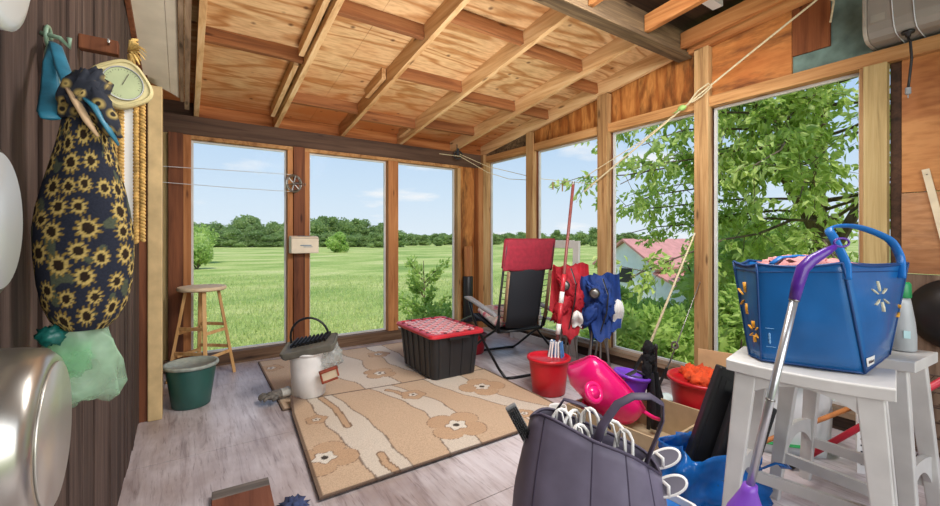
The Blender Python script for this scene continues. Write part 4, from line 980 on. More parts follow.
# white screen frame
t = thing('screen_frame', 'white painted screen frame leaning behind the reclining chair', 'frame', (3.27, 3.42, 0), 0)
f = MB(); f.bar((0, .48, .0), (.05, .48, 1.17), .07, .03, (1, 0, 0)); f.build('stile', M['whitepaint'], t, bevel=.003)
f = MB(); f.bar((0, -.48, .0), (.05, -.48, 1.17), .075, .03, (1, 0, 0)); f.build('stile', M['whitepaint'], t, bevel=.003)
for z in (.045, .32, 1.135): x = .05*z/1.17; f = MB(); f.bar((x, -.445, z), (x, .445, z), .026, .085 if z < .3 or z > 1 else .03); f.build('rail', M['whitepaint'], t, bevel=.003)

# ------------------------------------------------------------------ folded camp chairs, pole, red bucket
def wavy(f, c, ax, w_, z0, z1, amp, ph, n=14, mrows=12, lean=(0, 0), bot=.06):
    ax = Vector((cos(ax), sin(ax), 0)); nn = Vector((-ax.y, ax.x, 0)); rg = []
    for j in range(mrows+1):
        v = j/mrows; rg.append([])
        for i in range(n+1):
            u = i/n-.5; z = z0+(z1-z0)*v+(bot*sin(u*7+ph)*(1-v))+.01*sin(u*6+ph*2)*v
            k = .75+.35*sin(pi*v*.9+.3)
            p = Vector(c)+ax*(u*w_*k)+nn*(amp*sin(u*12+ph+v*1.6)*(.5+.5*v)+.03*sin(v*5+ph))+Vector((lean[0]*v, lean[1]*v, z)); rg[-1].append(p)
    f.loft(rg, False, False, False)
def camp(label, loc, rz, col, hi, lo, lean, white_patch):
    t = thing('camp_chair', label, 'camp chair', loc, rz); fm = plain('canvas_'+label.split()[1], col, .75, .18, 14, bmp=.1)
    for k, (x0, y0, x1, y1) in enumerate(((-.09, -.04, -.04, -.03), (.08, -.05, .03, -.02), (-.05, .06, .06, .04), (.10, .05, -.05, .05), (.0, -.07, .02, .0), (-.11, .02, .0, .05))):
        f = MB(); f.tube([(x0, y0, .006), ((x0+x1)/2+lean[0]*.3, (y0+y1)/2+lean[1]*.3, hi*.45), (x1+lean[0], y1+lean[1], hi-.06)], .0095, 8); lg = f.build('leg', M['steel'], t, smooth=True)
        f = MB(); f.lathe([(.015, 0), (.016, .02), (.012, .03), (0, .03)], 10, (x0, y0, 0)); f.build('foot', M['black'], lg)
    f = MB(); rg = []; sd = len(label)
    for i in range(23):
        v = i/22; z = lo+(hi-lo)*v; ring = []
        for k in range(56):
            a = 2*pi*k/56; pr = (.07+.042*sin(pi*min(1, v*1.15))**.8)*(1-.35*max(0, v-.8)/.2)
            q = 1+.22*noise.noise(Vector((cos(a)*1.4, sin(a)*1.4, v*2.5+sd)))+.09*abs(sin(a*3+v*2.6+sd))+.10*noise.noise(Vector((cos(a)*4, sin(a)*4, v*7+sd)))
            dz = (.07*noise.noise(Vector((cos(a)*1.7, sin(a)*1.7, sd+5)))+.04*sin(3*a+sd))*(1-v)**2*2+(.018*cos(2*a)-.03)*max(0, v-.75)/.25
            ring.append((pr*q*cos(a)*1.08+lean[0]*v, pr*q*sin(a)*.8+lean[1]*v, z+dz))
        rg.append(ring)
    f.loft(rg, False, True); f.build('canvas', fm, t, smooth=True, solid=.005)
    f = MB()
    for s, ph in ((-.07, 0), (.06, 2), (-.01, 5)):
        c = Vector((s+lean[0]*.6, -.10+lean[1]*.6, lo+(hi-lo)*(.35+.12*ph/2))); f.blob(c, (.055, .04, .12), 22, 16, .7, 4, int(ph)+3, rot=Matrix.Rotation(.5-ph*.25, 3, 'Y'))
    wavy(f, (.105, -.03, 0), .15, .15, lo+.04, hi-.01, .010, .5+sd, lean=lean, bot=.02); wavy(f, (-.095, -.07, 0), -.35, .16, lo+.16, hi-.03, .012, 2.+sd, lean=lean, bot=.03); wavy(f, (.01, -.13, 0), .1, .15, lo-.03, lo+.26, .014, 1.+sd, lean=lean, bot=.02)
    f.build('bunched_canvas', fm, t, smooth=True)
    f = MB(); c = (-.05+lean[0]*.7, -.175+lean[1]*.7, lo+(hi-lo)*.68); f.tube(arc(c, .04, 0, 360, 28), .006, 8, closed=False); h = f.build('cup_holder', M['black'], t, smooth=True)
    f = MB(); Mx = Matrix.Rotation(R(90), 3, 'X'); f.lathe([(.036, 0), (.036, .006), (.026, .012), (0, .010)], 28, c, mat=Mx); f.build('cup_base', M['steel'], h, smooth=True)
    f = MB(); f.tube([(.02, -.12, hi-.05), (.06, -.17, hi-.18), (.05, -.16, hi-.33), (.0, -.15, lo+.04)], .008, 6, flat=.35); f.build('carry_strap', M['black'], t)
    if white_patch: f = MB(); wavy(f, white_patch[:3], white_patch[3], .09, white_patch[4], white_patch[5], .008, 1, bot=.01); f.build('white_lining', M['white'], t, smooth=True, solid=.004)
    return t
camp('folded red canvas camp chair standing behind the maroon pole', (2.90, 2.67, 0), R(-45), (178, 28, 44), .98, .36, (.02, .03), (.07, -.17, 0, .0, .42, .56))
camp('folded blue canvas camp chair standing beside the window post', (3.05, 2.44, 0), R(-48), (24, 60, 130), .90, .36, (.0, .02), (.15, -.05, 0, .3, .42, .66))
t = thing('mop_pole', 'long maroon pole with a red and white lower sleeve standing in the red bucket', 'pole', (2.385, 2.36, .03))
P = lambda k: (.24*k, .0*k, 1.63*k)
f = MB(); f.tube([P(.02), P(.5), P(.985)], .0125, 10); f.build('shaft', plain('maroon_shaft', (126, 66, 62), .45, .1, 20), t, smooth=True)
f = MB(); f.tube([P(.985), P(1.0)], [.014, .012], 10); f.build('end_cap', M['steel'], t)
for a, b_, mt in ((.30, .40, RD), (.40, .455, M['white']), (.455, .54, RD), (.25, .30, M['white'])):
    f = MB(); f.tube([P(a), P(b_)], .019, 10); f.build('sleeve', mt, t, smooth=True)
f = MB(); random.seed(9)
for k in range(26): a = 6.28*k/26; rr = .02+.035*random.random(); f.tube([P(.17), Vector(P(.17))+Vector((rr*cos(a), rr*sin(a), .08)), Vector(P(.12))+Vector((rr*1.6*cos(a), rr*1.6*sin(a), -.03))], .007, 5, m=k % 2)
f.build('mop_strands', [M['white'], plain('blue_strand', (74, 120, 176), .9, .2, 40)], t)
bucket('bucket', 'bright red plastic bucket on the floor beside the rug holding the pole', (2.345, 2.36, 0), .125, .155, .275, plain('bright_red_plastic', (206, 22, 40), .35, .08, 6))

# rods, rope
for lab, p in (('longer pale rod leaning from the floor up to the window post', [(3.13, 2.20, .008), (3.20, 2.05, .31), (3.325, 1.74, 1.24)]), ('thinner short rod with a reel leaning against the same window post', [(3.17, 1.95, .008), (3.22, 1.88, .22), (3.325, 1.70, .86)])):
    t = thing('fishing_rod', lab, 'rod', p[0]); q = [Vector(a)-Vector(p[0]) for a in p]; f = MB(); f.tube(q, [.012, .011, .006] if 'longer' in lab else [.008, .006, .003], 8); f.build('rod_shaft', M['rope'] if 'longer' in lab else M['steel'], t, smooth=True)
    f = MB(); f.tube([q[0], q[0].lerp(q[1], .7)], .015 if 'longer' in lab else .012, 10); f.build('grip', M['black'], t)
    if 'thinner' in lab: f = MB(); f.tube(arc(q[1].lerp(q[2], .2)+Vector((-.02, 0, 0)), .025, 0, 360, 16, 'yz'), .008, 6); f.build('reel', M['steel'], t)
f = MB(); f.tube([(3.30, 2.83, 1.66), (3.30, 2.70, 1.74), (3.315, 2.2, 2.03), (3.315, 1.75, 2.29), (3.32, 1.35, 2.51), (3.31, .98, 2.70), (3.31, .93, 2.735)], .007, 6); f.tube([(3.31, 1.78, 2.275), (3.29, 1.70, 2.34), (3.29, 1.62, 2.375), (3.30, 1.60, 2.345), (3.31, 1.68, 2.30), (3.312, 1.76, 2.27)], .006, 6); f.tube([(3.30, 2.83, 1.80), (3.30, 2.66, 1.87), (3.315, 2.2, 2.05), (3.315, 1.79, 2.268)], .004, 6)
f.tube([(3.31, .94, 2.73), (3.31, .88, 2.66), (3.32, .90, 2.54)], .006, 6)
tag(f.build('rope', M['rope']), 'cream rope looped round the right posts and running up to the ceiling', 'rope')
t = thing('rope_knot', 'pale green tape tied round the rope beside the tall post', 'tape', (3.30, 1.83, 2.245)); f = MB(); f.blob((0, 0, 0), (.02, .035, .02), 12, 8, .4, 5, 2); f.tube([(0, .01, 0), (-.01, .05, -.03), (0, .08, -.025)], [.01, .012, .004], 6, flat=.3); f.build('tape', plain('green_tape', (162, 202, 116), .6), t, smooth=True)

# loose board and rag on the floor
t = thing('wooden_board', 'short brown wooden board with a greyed end lying on the bare floor', 'board', (.205, 1.95, 0), R(-3)); f = MB(); f.span((-.118, -.3, .0), (.118, .24, .03)); f.build('board', wood('red_brown_board', (140, 88, 66), (104, 62, 46), 'y', (160, 106, 82)), t, bevel=.003)
f = MB(); f.span((-.118, .241, .0), (.118, .315, .03)); f.build('grey_end', wood('greyed_end', (112, 104, 98), (78, 70, 66), 'x', (140, 132, 124)), t, bevel=.003)
t = thing('rag', 'crumpled dark blue cloth scrap on the floor near the front rug corner', 'cloth', (.40, 1.985, .012)); f = MB(); f.blob((0, 0, 0), (.05, .06, .022), 26, 14, .9, 5, 8); f.build('cloth', plain('navy_cloth', (58, 70, 108), .9, .3, 30, bmp=.2), t, smooth=True)
# ------------------------------------------------------------------ clutter by the right wall
CARD = plain('cardboard', (186, 164, 130), .85, .1, 10); CARD2 = plain('pale_cardboard', (206, 166, 122), .85, .1, 8)
t = thing('cardboard_box', 'open beige cardboard box holding the pink wheelbarrow and purple pail', 'box', (2.20, 1.50, 0), R(3))
bx0, by0, bh = .25, .31, .185
for a, b_ in (((-bx0, -by0, .006), (-bx0+.012, by0, bh)), ((bx0-.012, -by0, .006), (bx0, by0, bh+.02)), ((-bx0+.013, -by0, .006), (bx0-.013, -by0+.012, bh)), ((-bx0+.013, by0-.012, .006), (bx0-.013, by0, bh))):
    f = MB(); f.span(a, b_); f.build('side_panel', CARD, t)
f = MB(); f.span((-bx0, -by0, 0), (bx0, by0, .005)); f.build('bottom_panel', CARD, t)
f = MB(); f.box((bx0+.04, 0, bh-.005), (.085, 2*by0-.02, .008), (0, R(28), 0)); f.build('flap', CARD, t)
t = thing('jug', 'small white plastic jug on the floor at the left corner of the cardboard box', 'jug', (1.865, 1.80, 0)); f = MB(); f.lathe([(.045, 0), (.052, .01), (.056, .17), (.052, .185), (.046, .185), (.05, .17), (.046, .012), (0, .01)], 28); f.build('jug_body', M['white'], t, smooth=True); f = MB(); f.tube([(-.055, 0, .16), (-.09, 0, .14), (-.09, 0, .07), (-.052, 0, .04)], .008, 8); f.build('handle', M['white'], t, smooth=True)
PINK = plain('hot_pink_plastic', (240, 24, 118), .28, .06, 5, coat=.3); PURP = plain('purple_plastic', (118, 62, 196), .3, .06, 5)
# pink toy wheelbarrow tipped up on its side: hull along local x, open towards +z
al = R(-50)
bas = Matrix(((.827, .42, -.0), (-.562, .62, 0), (0, 0, 1)))
right = Vector((.82, -.572, 0)); upv = Vector((0, 0, 1)); away = Vector((.572, .82, 0))
xa = (right*.72-upv*.69).normalized(); za = (right*.50+upv*.52+away*.62); za = (za-xa*za.dot(xa)).normalized(); ya = za.cross(xa)
Rm = Matrix((xa, ya, za)).transposed()
t = thing('toy_wheelbarrow', 'hot pink plastic toy wheelbarrow tipped up in the cardboard box', 'toy', (2.105, 1.645, .245), rot=Rm.to_euler())
def hull(off):
    rg = []
    for x, hw, dp in ((-.24, .10, .02), (-.225, .125, .08), (-.17, .145, .13), (0, .14, .15), (.14, .12, .14), (.2, .10, .10), (.215, .08, .03)):
        rg.append([(x*(1-off*2), (hw-off)*cos(a)*(1.0 if abs(cos(a)) < .8 else 1.0), .06-(dp-off)*abs(sin(a))**.7) for a in [pi+pi*k/14 for k in range(15)]])
    return rg
f = MB(); f.loft(hull(0), False, False, False); ends = hull(0)
for e in (0, -1): f.add(ends[e], [tuple(range(15))])
f.build('tub', PINK, t, smooth=True, solid=.006)
f = MB(); loop = [r_[0] for r_ in ends]+[r_[-1] for r_ in reversed(ends)]; f.tube(loop, .012, 8, closed=True, flat=.6); f.build('rim', PINK, t, smooth=True)
for c, nm in (((-.13, -.10, -.115), 'wheel'), ((.03, .16, -.02), 'wheel')):
    f = MB(); c = Vector(c); f.tube([c+Vector((.048*cos(a), 0, .048*sin(a))) for a in [2*pi*k/24 for k in range(24)]], .016, 8, closed=True); f.tube([c-Vector((0, .012, 0)), c+Vector((0, .012, 0))], .036, 16); f.build(nm, PINK, t, smooth=True)
f = MB(); f.tube([(.2, -.08, .05), (.29, -.085, .07), (.33, -.085, .09)], .012, 8); f.build('handle', PINK, t, smooth=True); f = MB(); f.tube([(.2, .08, .05), (.29, .085, .07)], .012, 8); f.build('handle', PINK, t, smooth=True)
bucket('sand_pail', 'purple plastic pail nested beside the pink wheelbarrow', (2.31, 1.635, .16), .075, .105, .185, PURP, rim=.006).rotation_euler = (R(6), R(8), 0)
FZ = plain('black_fleece', (20, 20, 23), .95, .3, 60, bmp=.6); WB = plain('black_webbing', (30, 31, 36), .7, .2, 40)
t = thing('fleece_duster', 'black fluffy-topped bundle of straps standing up behind the purple pail', 'duster', (2.40, 1.545, .006))
f = MB()
for c, rr, s in (((0, 0, .50), (.034, .034, .05), 1), ((.0, .0, .44), (.04, .036, .06), 2), ((-.022, -.005, .36), (.028, .03, .09), 3), ((.032, 0, .36), (.028, .03, .09), 4)): f.blob(c, rr, 26, 18, .35, 9, s)
f.build('fleece_head', FZ, t, smooth=True)
f = MB(); f.tube([(0, 0, .0), (.005, 0, .4)], .012, 8); f.build('pole', M['black'], t)
for k, pts in enumerate(([(-.02, -.03, .36), (-.03, -.05, .2), (-.04, -.06, .03)], [(.03, -.03, .36), (.04, -.04, .18), (.03, -.05, .02)], [(.05, -.01, .33), (.08, -.03, .2), (.09, -.02, .03)], [(-.03, .0, .34), (-.09, .03, .37), (-.16, .06, .34), (-.2, .07, .29)])):
    f = MB(); f.tube(pts, .02, 8, flat=.35); f.build('strap', WB, t)
t = thing('stick', 'thin black knobbed stick upright right of the fluffy bundle', 'stick', (2.60, 1.62, 0), 0); f = MB(); f.tube([(0, 0, 0), (.0, 0, .46)], .009, 8); f.build('shaft', M['black'], t); f = MB(); f.blob((0, 0, .47), (.014, .014, .025), 10, 8); f.build('knob', M['black'], t, smooth=True)
bucket('bucket', 'red bucket full of orange cloth under the right-hand window', (2.76, 1.39, 0), .16, .20, .30, plain('red_plastic', (200, 26, 40), .35, .08, 6))
t = thing('orange_cloth', 'crumpled bright orange cloth filling the red bucket under the window', 'cloth', (2.76, 1.39, .30)); f = MB(); random.seed(8)
for k in range(9): a = 6.28*k/9; f.blob((.10*cos(a)*(k % 3)/2, .085*sin(a)*(k % 3)/2, .0+.012*(k % 2)), (.075, .06, .045), 20, 12, .7, 4, k+3, rot=Matrix.Rotation(a, 3, 'Z'))
f.build('cloth', plain('orange_fabric', (232, 84, 36), .85, .18, 24, bmp=.2), t, smooth=True)
t = thing('paper_sheet', 'crumpled white and teal paper on the floor in front of the window ledge', 'paper', (2.86, 1.80, .012)); f = MB(); f.loft([[(x*.13, y*.10, .014*sin(3*x+4*y)+.015) for x in [k/6-1 for k in range(13)]] for y in [k/5-1 for k in range(11)]], False, False, False); f.build('sheet', plain('pale_paper', (206, 222, 218), .8, .25, 10), t, smooth=True, solid=.003)
t = thing('cardboard_sheet', 'pale cardboard sheet upright behind the red bucket of orange cloth', 'cardboard', (3.10, 1.47, 0), R(-75)); f = MB(); f.box((0, 0, .20), (.24, .012, .40), (R(-4), 0, 0)); f.build('sheet', CARD2, t, bevel=.002)

# blue plastic tote bag with two black cases
BL = film('blue_tarp', (28, 122, 208), .8, .2); 
t = thing('tarp_bag', 'crinkled blue plastic carrier bag on the floor holding two black cases', 'bag', (1.99, .965, 0), R(-42))
def sack(f, hx, hy, h, amp, seed, n=56, top=None):
    rg = []
    for i in range(13):
        v = i/12; ring = []
        for k in range(n):
            a = 2*pi*k/n; sx, sy = abs(cos(a))**.6*(1 if cos(a) > 0 else -1), abs(sin(a))**.6*(1 if sin(a) > 0 else -1)
            q = 1+.12*sin(pi*v)+amp*noise.noise(Vector((cos(a)*2.2, sin(a)*2.2, v*3+seed)))+.5*amp*noise.noise(Vector((cos(a)*5, sin(a)*5, v*6+seed)))+.2*amp*noise.noise(Vector((cos(a)*13, sin(a)*13, v*14+seed)))
            ring.append((hx*sx*q, hy*sy*q, max(.002, h*v*(1+(.16*noise.noise(Vector((cos(a)*1.5, sin(a)*1.5, seed+9)))+.05*sin(4*a))*v))))
        rg.append(ring)
    f.loft(rg, True, False)
f = MB(); sack(f, .175, .14, .25, .34, 3); f.build('bag_body', BL, t, smooth=True, solid=.003)
f = MB(); f.tube([(.12, -.16, .24), (.16, -.2, .29), (.22, -.18, .27), (.22, -.12, .24)], .012, 8, flat=.3); f.build('handle', BL, t, smooth=True)
for lab, loc, hx, h, lean in (('longer flat black case standing at the back of the blue bag', (2.03, 1.035, .03), .105, .56, 20), ('shorter black case leaning in front in the blue bag', (2.02, .93, .03), .09, .455, 19)):
    t = thing('black_case', lab, 'case', loc, rot=(R(-4), R(lean), R(-42))); f = MB(); f.loft([[(x, y, z) for x, y, _ in rrect(hx, .028, .012, 0)] for z in (0, h)]); f.build('shell', M['black'], t, bevel=.008)
    f = MB(); f.span((-hx*.8, -.031, h*.1), (hx*.8, -.0285, h*.93)); f.build('face_panel', plain('case_panel', (22, 22, 25), .5), t, bevel=.001)
    f = MB(); f.tube([(-.04, 0, h), (-.035, 0, h+.012), (.035, 0, h+.012), (.04, 0, h)], .006, 6); f.span((-.06, -.034, h*.82), (-.03, -.0315, h*.9)); f.build('handle', M['black'], t)

# ------------------------------------------------------------------ grey insulated bag with hangers
LAV = plain('purple_grey_nylon', (112, 105, 124), .6, .10, 10, bmp=.12); LAVD = plain('dark_purple_strap', (66, 58, 78), .6, .12, 20)
t = thing('insulated_bag', 'purple-grey quilted tote bag stuffed with white hangers beside the front rug', 'bag', (1.178, .972, 0), R(-50))
bot = [(-.20, -.15), (-.02, -.175), (.11, -.165), (.20, -.11), (.225, 0), (.19, .11), (0, .14), (-.2, .12), (-.285, 0)]
topv = [(-.157, -.075, .592), (0, -.115, .545), (.10, -.11, .515), (.17, -.07, .465), (.218, 0, .41), (.17, .07, .45), (0, .08, .51), (-.155, .055, .565), (-.215, 0, .55)]
def cr(P, u):
    n = len(P); i = int(math.floor(u)) % n; k = u-math.floor(u); p = [Vector(P[(i+j-1) % n]) for j in range(4)]
    return .5*((2*p[1])+(p[2]-p[0])*k+(2*p[0]-5*p[1]+4*p[2]-p[3])*k*k+(-p[0]+3*p[1]-3*p[2]+p[3])*k**3)
rg = []; nn_ = 90
for i in range(15):
    v = i/14; ring = []
    for k in range(nn_):
        u = 9*k/nn_; a = cr([(x, y, 0) for x, y in bot], u); b_ = cr(topv, u); p = a.lerp(b_, v); q = 1+.10*sin(pi*v)+.012*noise.noise(Vector((u*2, v*6, 1)))
        pin = min(abs(u-s) for s in (0, 1, 2, 3, 9)); q -= .022*math.exp(-(pin/.12)**2)
        ring.append((p.x*q, p.y*q, p.z))
    rg.append(ring)
f = MB(); f.loft(rg, True, False); f.build('bag_body', LAV, t, smooth=True, solid=.006)
f = MB()
for u in (0, 1, 2, 3):
    pts = []
    for i in range(15):
        v = i/14; p = cr([(x, y, 0) for x, y in bot], u).lerp(cr(topv, u), v); q = 1+.10*sin(pi*v)-.012; pts.append((p.x*q, p.y*q, p.z))
    f.tube(pts, .0035, 6)
f.tube([cr(topv, 9*k/60) for k in range(60)], .006, 6, closed=True); f.build('piping', LAVD, t, smooth=True)
f = MB(); f.tube([(.0, -.10, .50), (.03, -.06, .575), (.08, -.03, .64), (.13, -.02, .668), (.185, -.015, .672), (.225, 0, .645), (.225, .0, .59), (.20, -.02, .53), (.165, -.07, .475)], .017, 8, flat=.3); f.build('handle', LAVD, t, smooth=True)
f = MB(); f.tube([(-.13, .05, .56), (-.10, .045, .61), (-.04, .04, .60), (.03, .045, .56), (.06, .06, .52)], .014, 8, flat=.35); f.build('handle', LAVD, t, smooth=True)
def hanger(label, loc, rz, tilt, s=1):
    t = thing('clothes_hanger', label, 'hanger', loc, rot=(R(tilt), 0, rz), group='white hangers in the purple-grey bag')
    f = MB(); f.tube([(-.045*s, 0, -.16), (-.05*s, 0, -.02), (-.042*s, 0, .025), (-.02*s, 0, .045), (.0, 0, .05), (.02*s, 0, .045), (.042*s, 0, .025), (.05*s, 0, -.02), (.045*s, 0, -.16)], .0058, 8); f.build('loop', M['white'], t, smooth=True)
    f = MB(); f.tube([(-.03*s, 0, .0), (-.02*s, -.01, .05), (.0, -.012, .04), (.02*s, -.01, -.03)], .004, 6); f.build('inner_hook', M['white'], t, smooth=True)
o_ = Vector((1.178, .972, 0)); ca, sa = cos(R(-50)), sin(R(-50)); wl = lambda x, y, z: (o_.x+ca*x-sa*y, o_.y+sa*x+ca*y, z)
for x, y, z, rz, ti in ((-.105, -.015, .545, .2, -8), (-.07, .02, .535, .9, 6), (-.01, -.02, .56, -.3, -10), (.065, -.015, .525, .1, -6), (.10, -.035, .505, -.5, -14), (-.04, -.045, .51, .4, -12)):
    hanger('white plastic hanger loop sticking out of the purple-grey tote bag', wl(x, y, z), R(-50)+rz, ti, random.uniform(.62, .9))
for lab, x, z, y in (('upper white-rimmed sandal poking out of the right end of the purple-grey bag', .25, .45, .06), ('lower white-rimmed sandal poking out of the right end of the purple-grey bag', .255, .40, -.02)):
    t = thing('sandal', lab, 'sandal', wl(x-.04, y, z-.03), rot=(R(62), R(-28), R(-50)))
    out = [(.065*cos(a)+.02, (.024+.005*cos(a))*sin(a), 0) for a in [2*pi*k/28 for k in range(28)]]
    f = MB(); f.loft([[(p[0], p[1], z_) for p in out] for z_ in (-.006, .006)]); f.build('sole', plain('grey_sole', (120, 116, 128), .7), t, smooth=False)
    f = MB(); f.tube(out, .0065, 8, closed=True); f.build('rim', M['white'], t, smooth=True)
    f = MB(); f.tube([(.015, -.024, .004), (.03, 0, .025), (.015, .024, .004)], .006, 8, flat=.4); f.build('strap', M['white'], t, smooth=True)
t = thing('scrubbing_brush', 'grey brush with black bristles tucked in the left side of the purple-grey bag', 'brush', wl(-.235, -.02, .50), rot=(R(0), R(-28), R(-30)))
f = MB(); f.span((-.02, -.012, -.10), (.02, .004, .115)); f.build('back', plain('brush_grey', (128, 128, 128), .5), t, bevel=.004)
f = MB(); random.seed(1)
for i in range(5):
    for j in range(12): f.tube([(-.015+.0075*i, -.012, -.005+.0098*j), (-.015+.0078*i+random.gauss(0, .001), -.034, -.005+.0098*j+random.gauss(0, .001))], .0026, 5)
f.build('bristles', M['black'], t)
f = MB(); f.tube(arc((-.005, -.005, -.125), .02, 0, 360, 16), .006, 6); f.build('hanging_ring', M['white'], t, smooth=True)

# white tub with blue contents, broom
t = thing('plastic_basin', 'white rectangular basin with blue inside between the purple-grey bag and the broom', 'basin', (1.435, .846, 0)); f = MB()
f.loft([rrect(.075, .055, .02, 0), rrect(.085, .060, .02, .23), rrect(.09, .066, .022, .232), rrect(.09, .066, .022, .24), rrect(.079, .055, .02, .24), rrect(.072, .050, .02, .02)]); f.build('basin_body', M['white'], t, bevel=.002)
f = MB(); f.loft([rrect(.07, .048, .018, .021), rrect(.076, .053, .018, .215)]); f.build('blue_filling', plain('blue_filling', (24, 98, 168), .4, .2, 12), t)
PG = plain('purple_grip', (84, 40, 146), .3, .08, 8); AL = plain('brushed_aluminium', (196, 198, 202), .28, .05, 20, metal=.8)
a0, a1 = Vector((1.392, .655, 0)), Vector((1.572, .497, 1.10))
t = thing('broom', 'long aluminium-handled broom with a purple grip and purple head leaning at the stools', 'broom', a0); L_ = lambda z: (a1-a0)*(z/1.10)
f = MB(); f.tube([L_(.36), L_(1.02)], .0115, 14); f.build('handle', AL, t, smooth=True)
f = MB(); f.tube([L_(.695), L_(.70)], .013, 14); f.tube([L_(1.005), L_(1.012)], .014, 14); f.build('collar', M['steel'], t, smooth=True)
e1 = L_(1.10); f = MB(); f.tube([L_(1.01), L_(1.06), L_(1.10)+Vector((.004, -.003, .006)), L_(1.12)+Vector((.022, -.016, .012)), L_(1.13)+Vector((.055, -.04, .028)), L_(1.135)+Vector((.075, -.055, .038))], [.0145, .017, .018, .017, .013, .008], 12); f.build('grip', PG, t, smooth=True)
f = MB(); c = L_(1.14)+Vector((.09, -.066, .046)); f.tube([c+Vector((.022*cos(a)*.8, -.022*cos(a)*.6, .013*sin(a))) for a in [2*pi*k/20 for k in range(20)]], .0035, 8, closed=True); f.build('hanging_loop', PG, t, smooth=True)
f = MB(); rr_ = []
ux = Vector((.75, -.66, 0))
for z, hw, hd in ((.43, .02, .02), (.41, .024, .022), (.385, .036, .028), (.36, .05, .032), (.30, .066, .036), (.22, .08, .038)):
    c = L_(z); rr_.append([c+ux*(hw*cos(a))+Vector((.66, .75, 0))*(hd*sin(a)) for a in [2*pi*k/28 for k in range(28)]])
f.loft(rr_); f.build('head', plain('purple_head', (128, 74, 190), .35, .08, 6), t, smooth=True)
f = MB(); random.seed(2)
for k in range(260):
    u, v = random.uniform(-1, 1), random.uniform(-1, 1); c = L_(.225)+ux*(.074*u)+Vector((.66, .75, 0))*(.03*v); e = L_(.0)+ux*(.11*u)+Vector((.66, .75, 0))*(.04*v); e.z = .003; f.tube([c, e], .002, 4, caps=False)
f.build('bristles', plain('bristle_grey', (150, 140, 170), .7), t)

# ------------------------------------------------------------------ stools and shopping bag
def saddle(label, loc, hx, hy, rz):
    t = thing('saddle_stool', label, 'stool', loc, rz); H_ = .74; f = MB(); rg = []
    for j in range(13):
        x = -hx+2*hx*j/12; s = .010*((x/hx)**2-1)
        rg.append([(x, -hy, H_+s-.042), (x, hy, H_+s-.042), (x, hy, H_+s-.004), (x, hy-.006, H_+s), (x, -hy+.006, H_+s), (x, -hy, H_+s-.004)])
    f.loft(rg); f.build('seat', M['whitepaint'], t, bevel=.003)
    tops = {}
    for sx in (-1, 1):
        for sy in (-1, 1):
            p1 = Vector((sx*(hx-.06), sy*(hy-.03), H_-.045)); p0 = Vector((sx*(hx+.0), sy*(hy+.02), 0)); tops[sx, sy] = (p0, p1)
            f = MB(); f.bar(p0, p1, .044, .030, (0, 1, 0), w1=.068, h1=.034); f.build('leg', M['whitepaint'], t, bevel=.004)
    AT = lambda sx, sy, z: tops[sx, sy][0].lerp(tops[sx, sy][1], z/(H_-.045))
    for sy in (-1, 1):
        f = MB(); rg = []
        A, B = AT(-1, sy, .60), AT(1, sy, .60)
        for k in range(17):
            u = k/16; x = A.x+.03+(B.x-A.x-.06)*u; y = A.y; lo = .63+.05*(1-(2*u-1)**2) ; rg.append([(x, y-.01, lo), (x, y+.01, lo), (x, y+.01, .697), (x, y-.01, .697)])
        f.loft(rg); f.build('apron', M['whitepaint'], t)
    for sx in (-1, 1):
        A, B = AT(sx, -1, .30), AT(sx, 1, .30); f = MB(); rg = []
        for k in range(17):
            u = k/16; y = A.y+(B.y-A.y)*u; d = (2*u-1)**2; z0 = .30-.0-.035*d*1.6; rg.append([(A.x-.011, y, z0-.02-.03*d), (A.x+.011, y, z0-.02-.03*d), (A.x+.011, y, z0+.03+.035*d), (A.x-.011, y, z0+.03+.035*d)])
        f.loft(rg); f.build('stretcher', M['whitepaint'], t)
    for sy, z in ((-1, .20), (1, .20)):
        A, B = AT(-1, sy, z), AT(1, sy, z); f = MB(); f.bar(A, B, .02, .045); f.build('stretcher', M['whitepaint'], t)
    return t
saddle('white painted saddle stool nearest the camera, under the front of the blue bag', (1.885, .577, 0), .229, .135, R(-79.6))
saddle('second white painted saddle stool further right carrying the spray bottle', (2.395, .578, 0), .229, .138, R(-94))

BB = plain('blue_woven_plastic', (20, 94, 158), .34, .10, 7, bmp=.12, coat=.2); BD = plain('blue_seam', (14, 62, 118), .45, .1, 10); SW = plain('spark_white', (226, 220, 190), .5); SO = plain('spark_orange', (240, 172, 52), .5)
t = thing('shopping_bag', 'large blue shopping bag with a white starburst resting across the two white stools', 'bag', (1.98, .58, .741)); O = Vector((1.98, .58, .741))
bb = [Vector(p)-O for p in ((1.835, .745, .742), (1.795, .69, .742), (1.905, .425, .742), (2.29, .44, .742), (2.31, .58, .742), (2.02, .76, .742))]
bt = [Vector(p)-O for p in ((1.86, .815, 1.104), (1.782, .70, 1.102), (1.84, .466, 1.116), (2.25, .382, 1.106), (2.38, .62, 1.10), (2.10, .86, 1.10))]
rg = []
for i in range(13):
    v = i/12; ring = []
    for e in range(6):
        A, B = bb[e].lerp(bt[e], v), bb[(e+1) % 6].lerp(bt[(e+1) % 6], v); n_ = (B-A).cross(Vector((0, 0, 1))).normalized(); Ln = (B-A).length
        for k in range(10):
            u = k/10; p = A.lerp(B, u); ou = (.055*Ln*sin(pi*u)*sin(pi*min(1, v*1.1))+.006*noise.noise(Vector((u*4+e*3, v*5, 0)))*sin(pi*u)); p = p+n_*ou
            if i == 12: p.z -= .012*sin(pi*u)
            ring.append(p)
    rg.append(ring)
f = MB(); f.loft(rg, True, False); f.build('bag_body', BB, t, smooth=True, solid=.003)
f = MB()
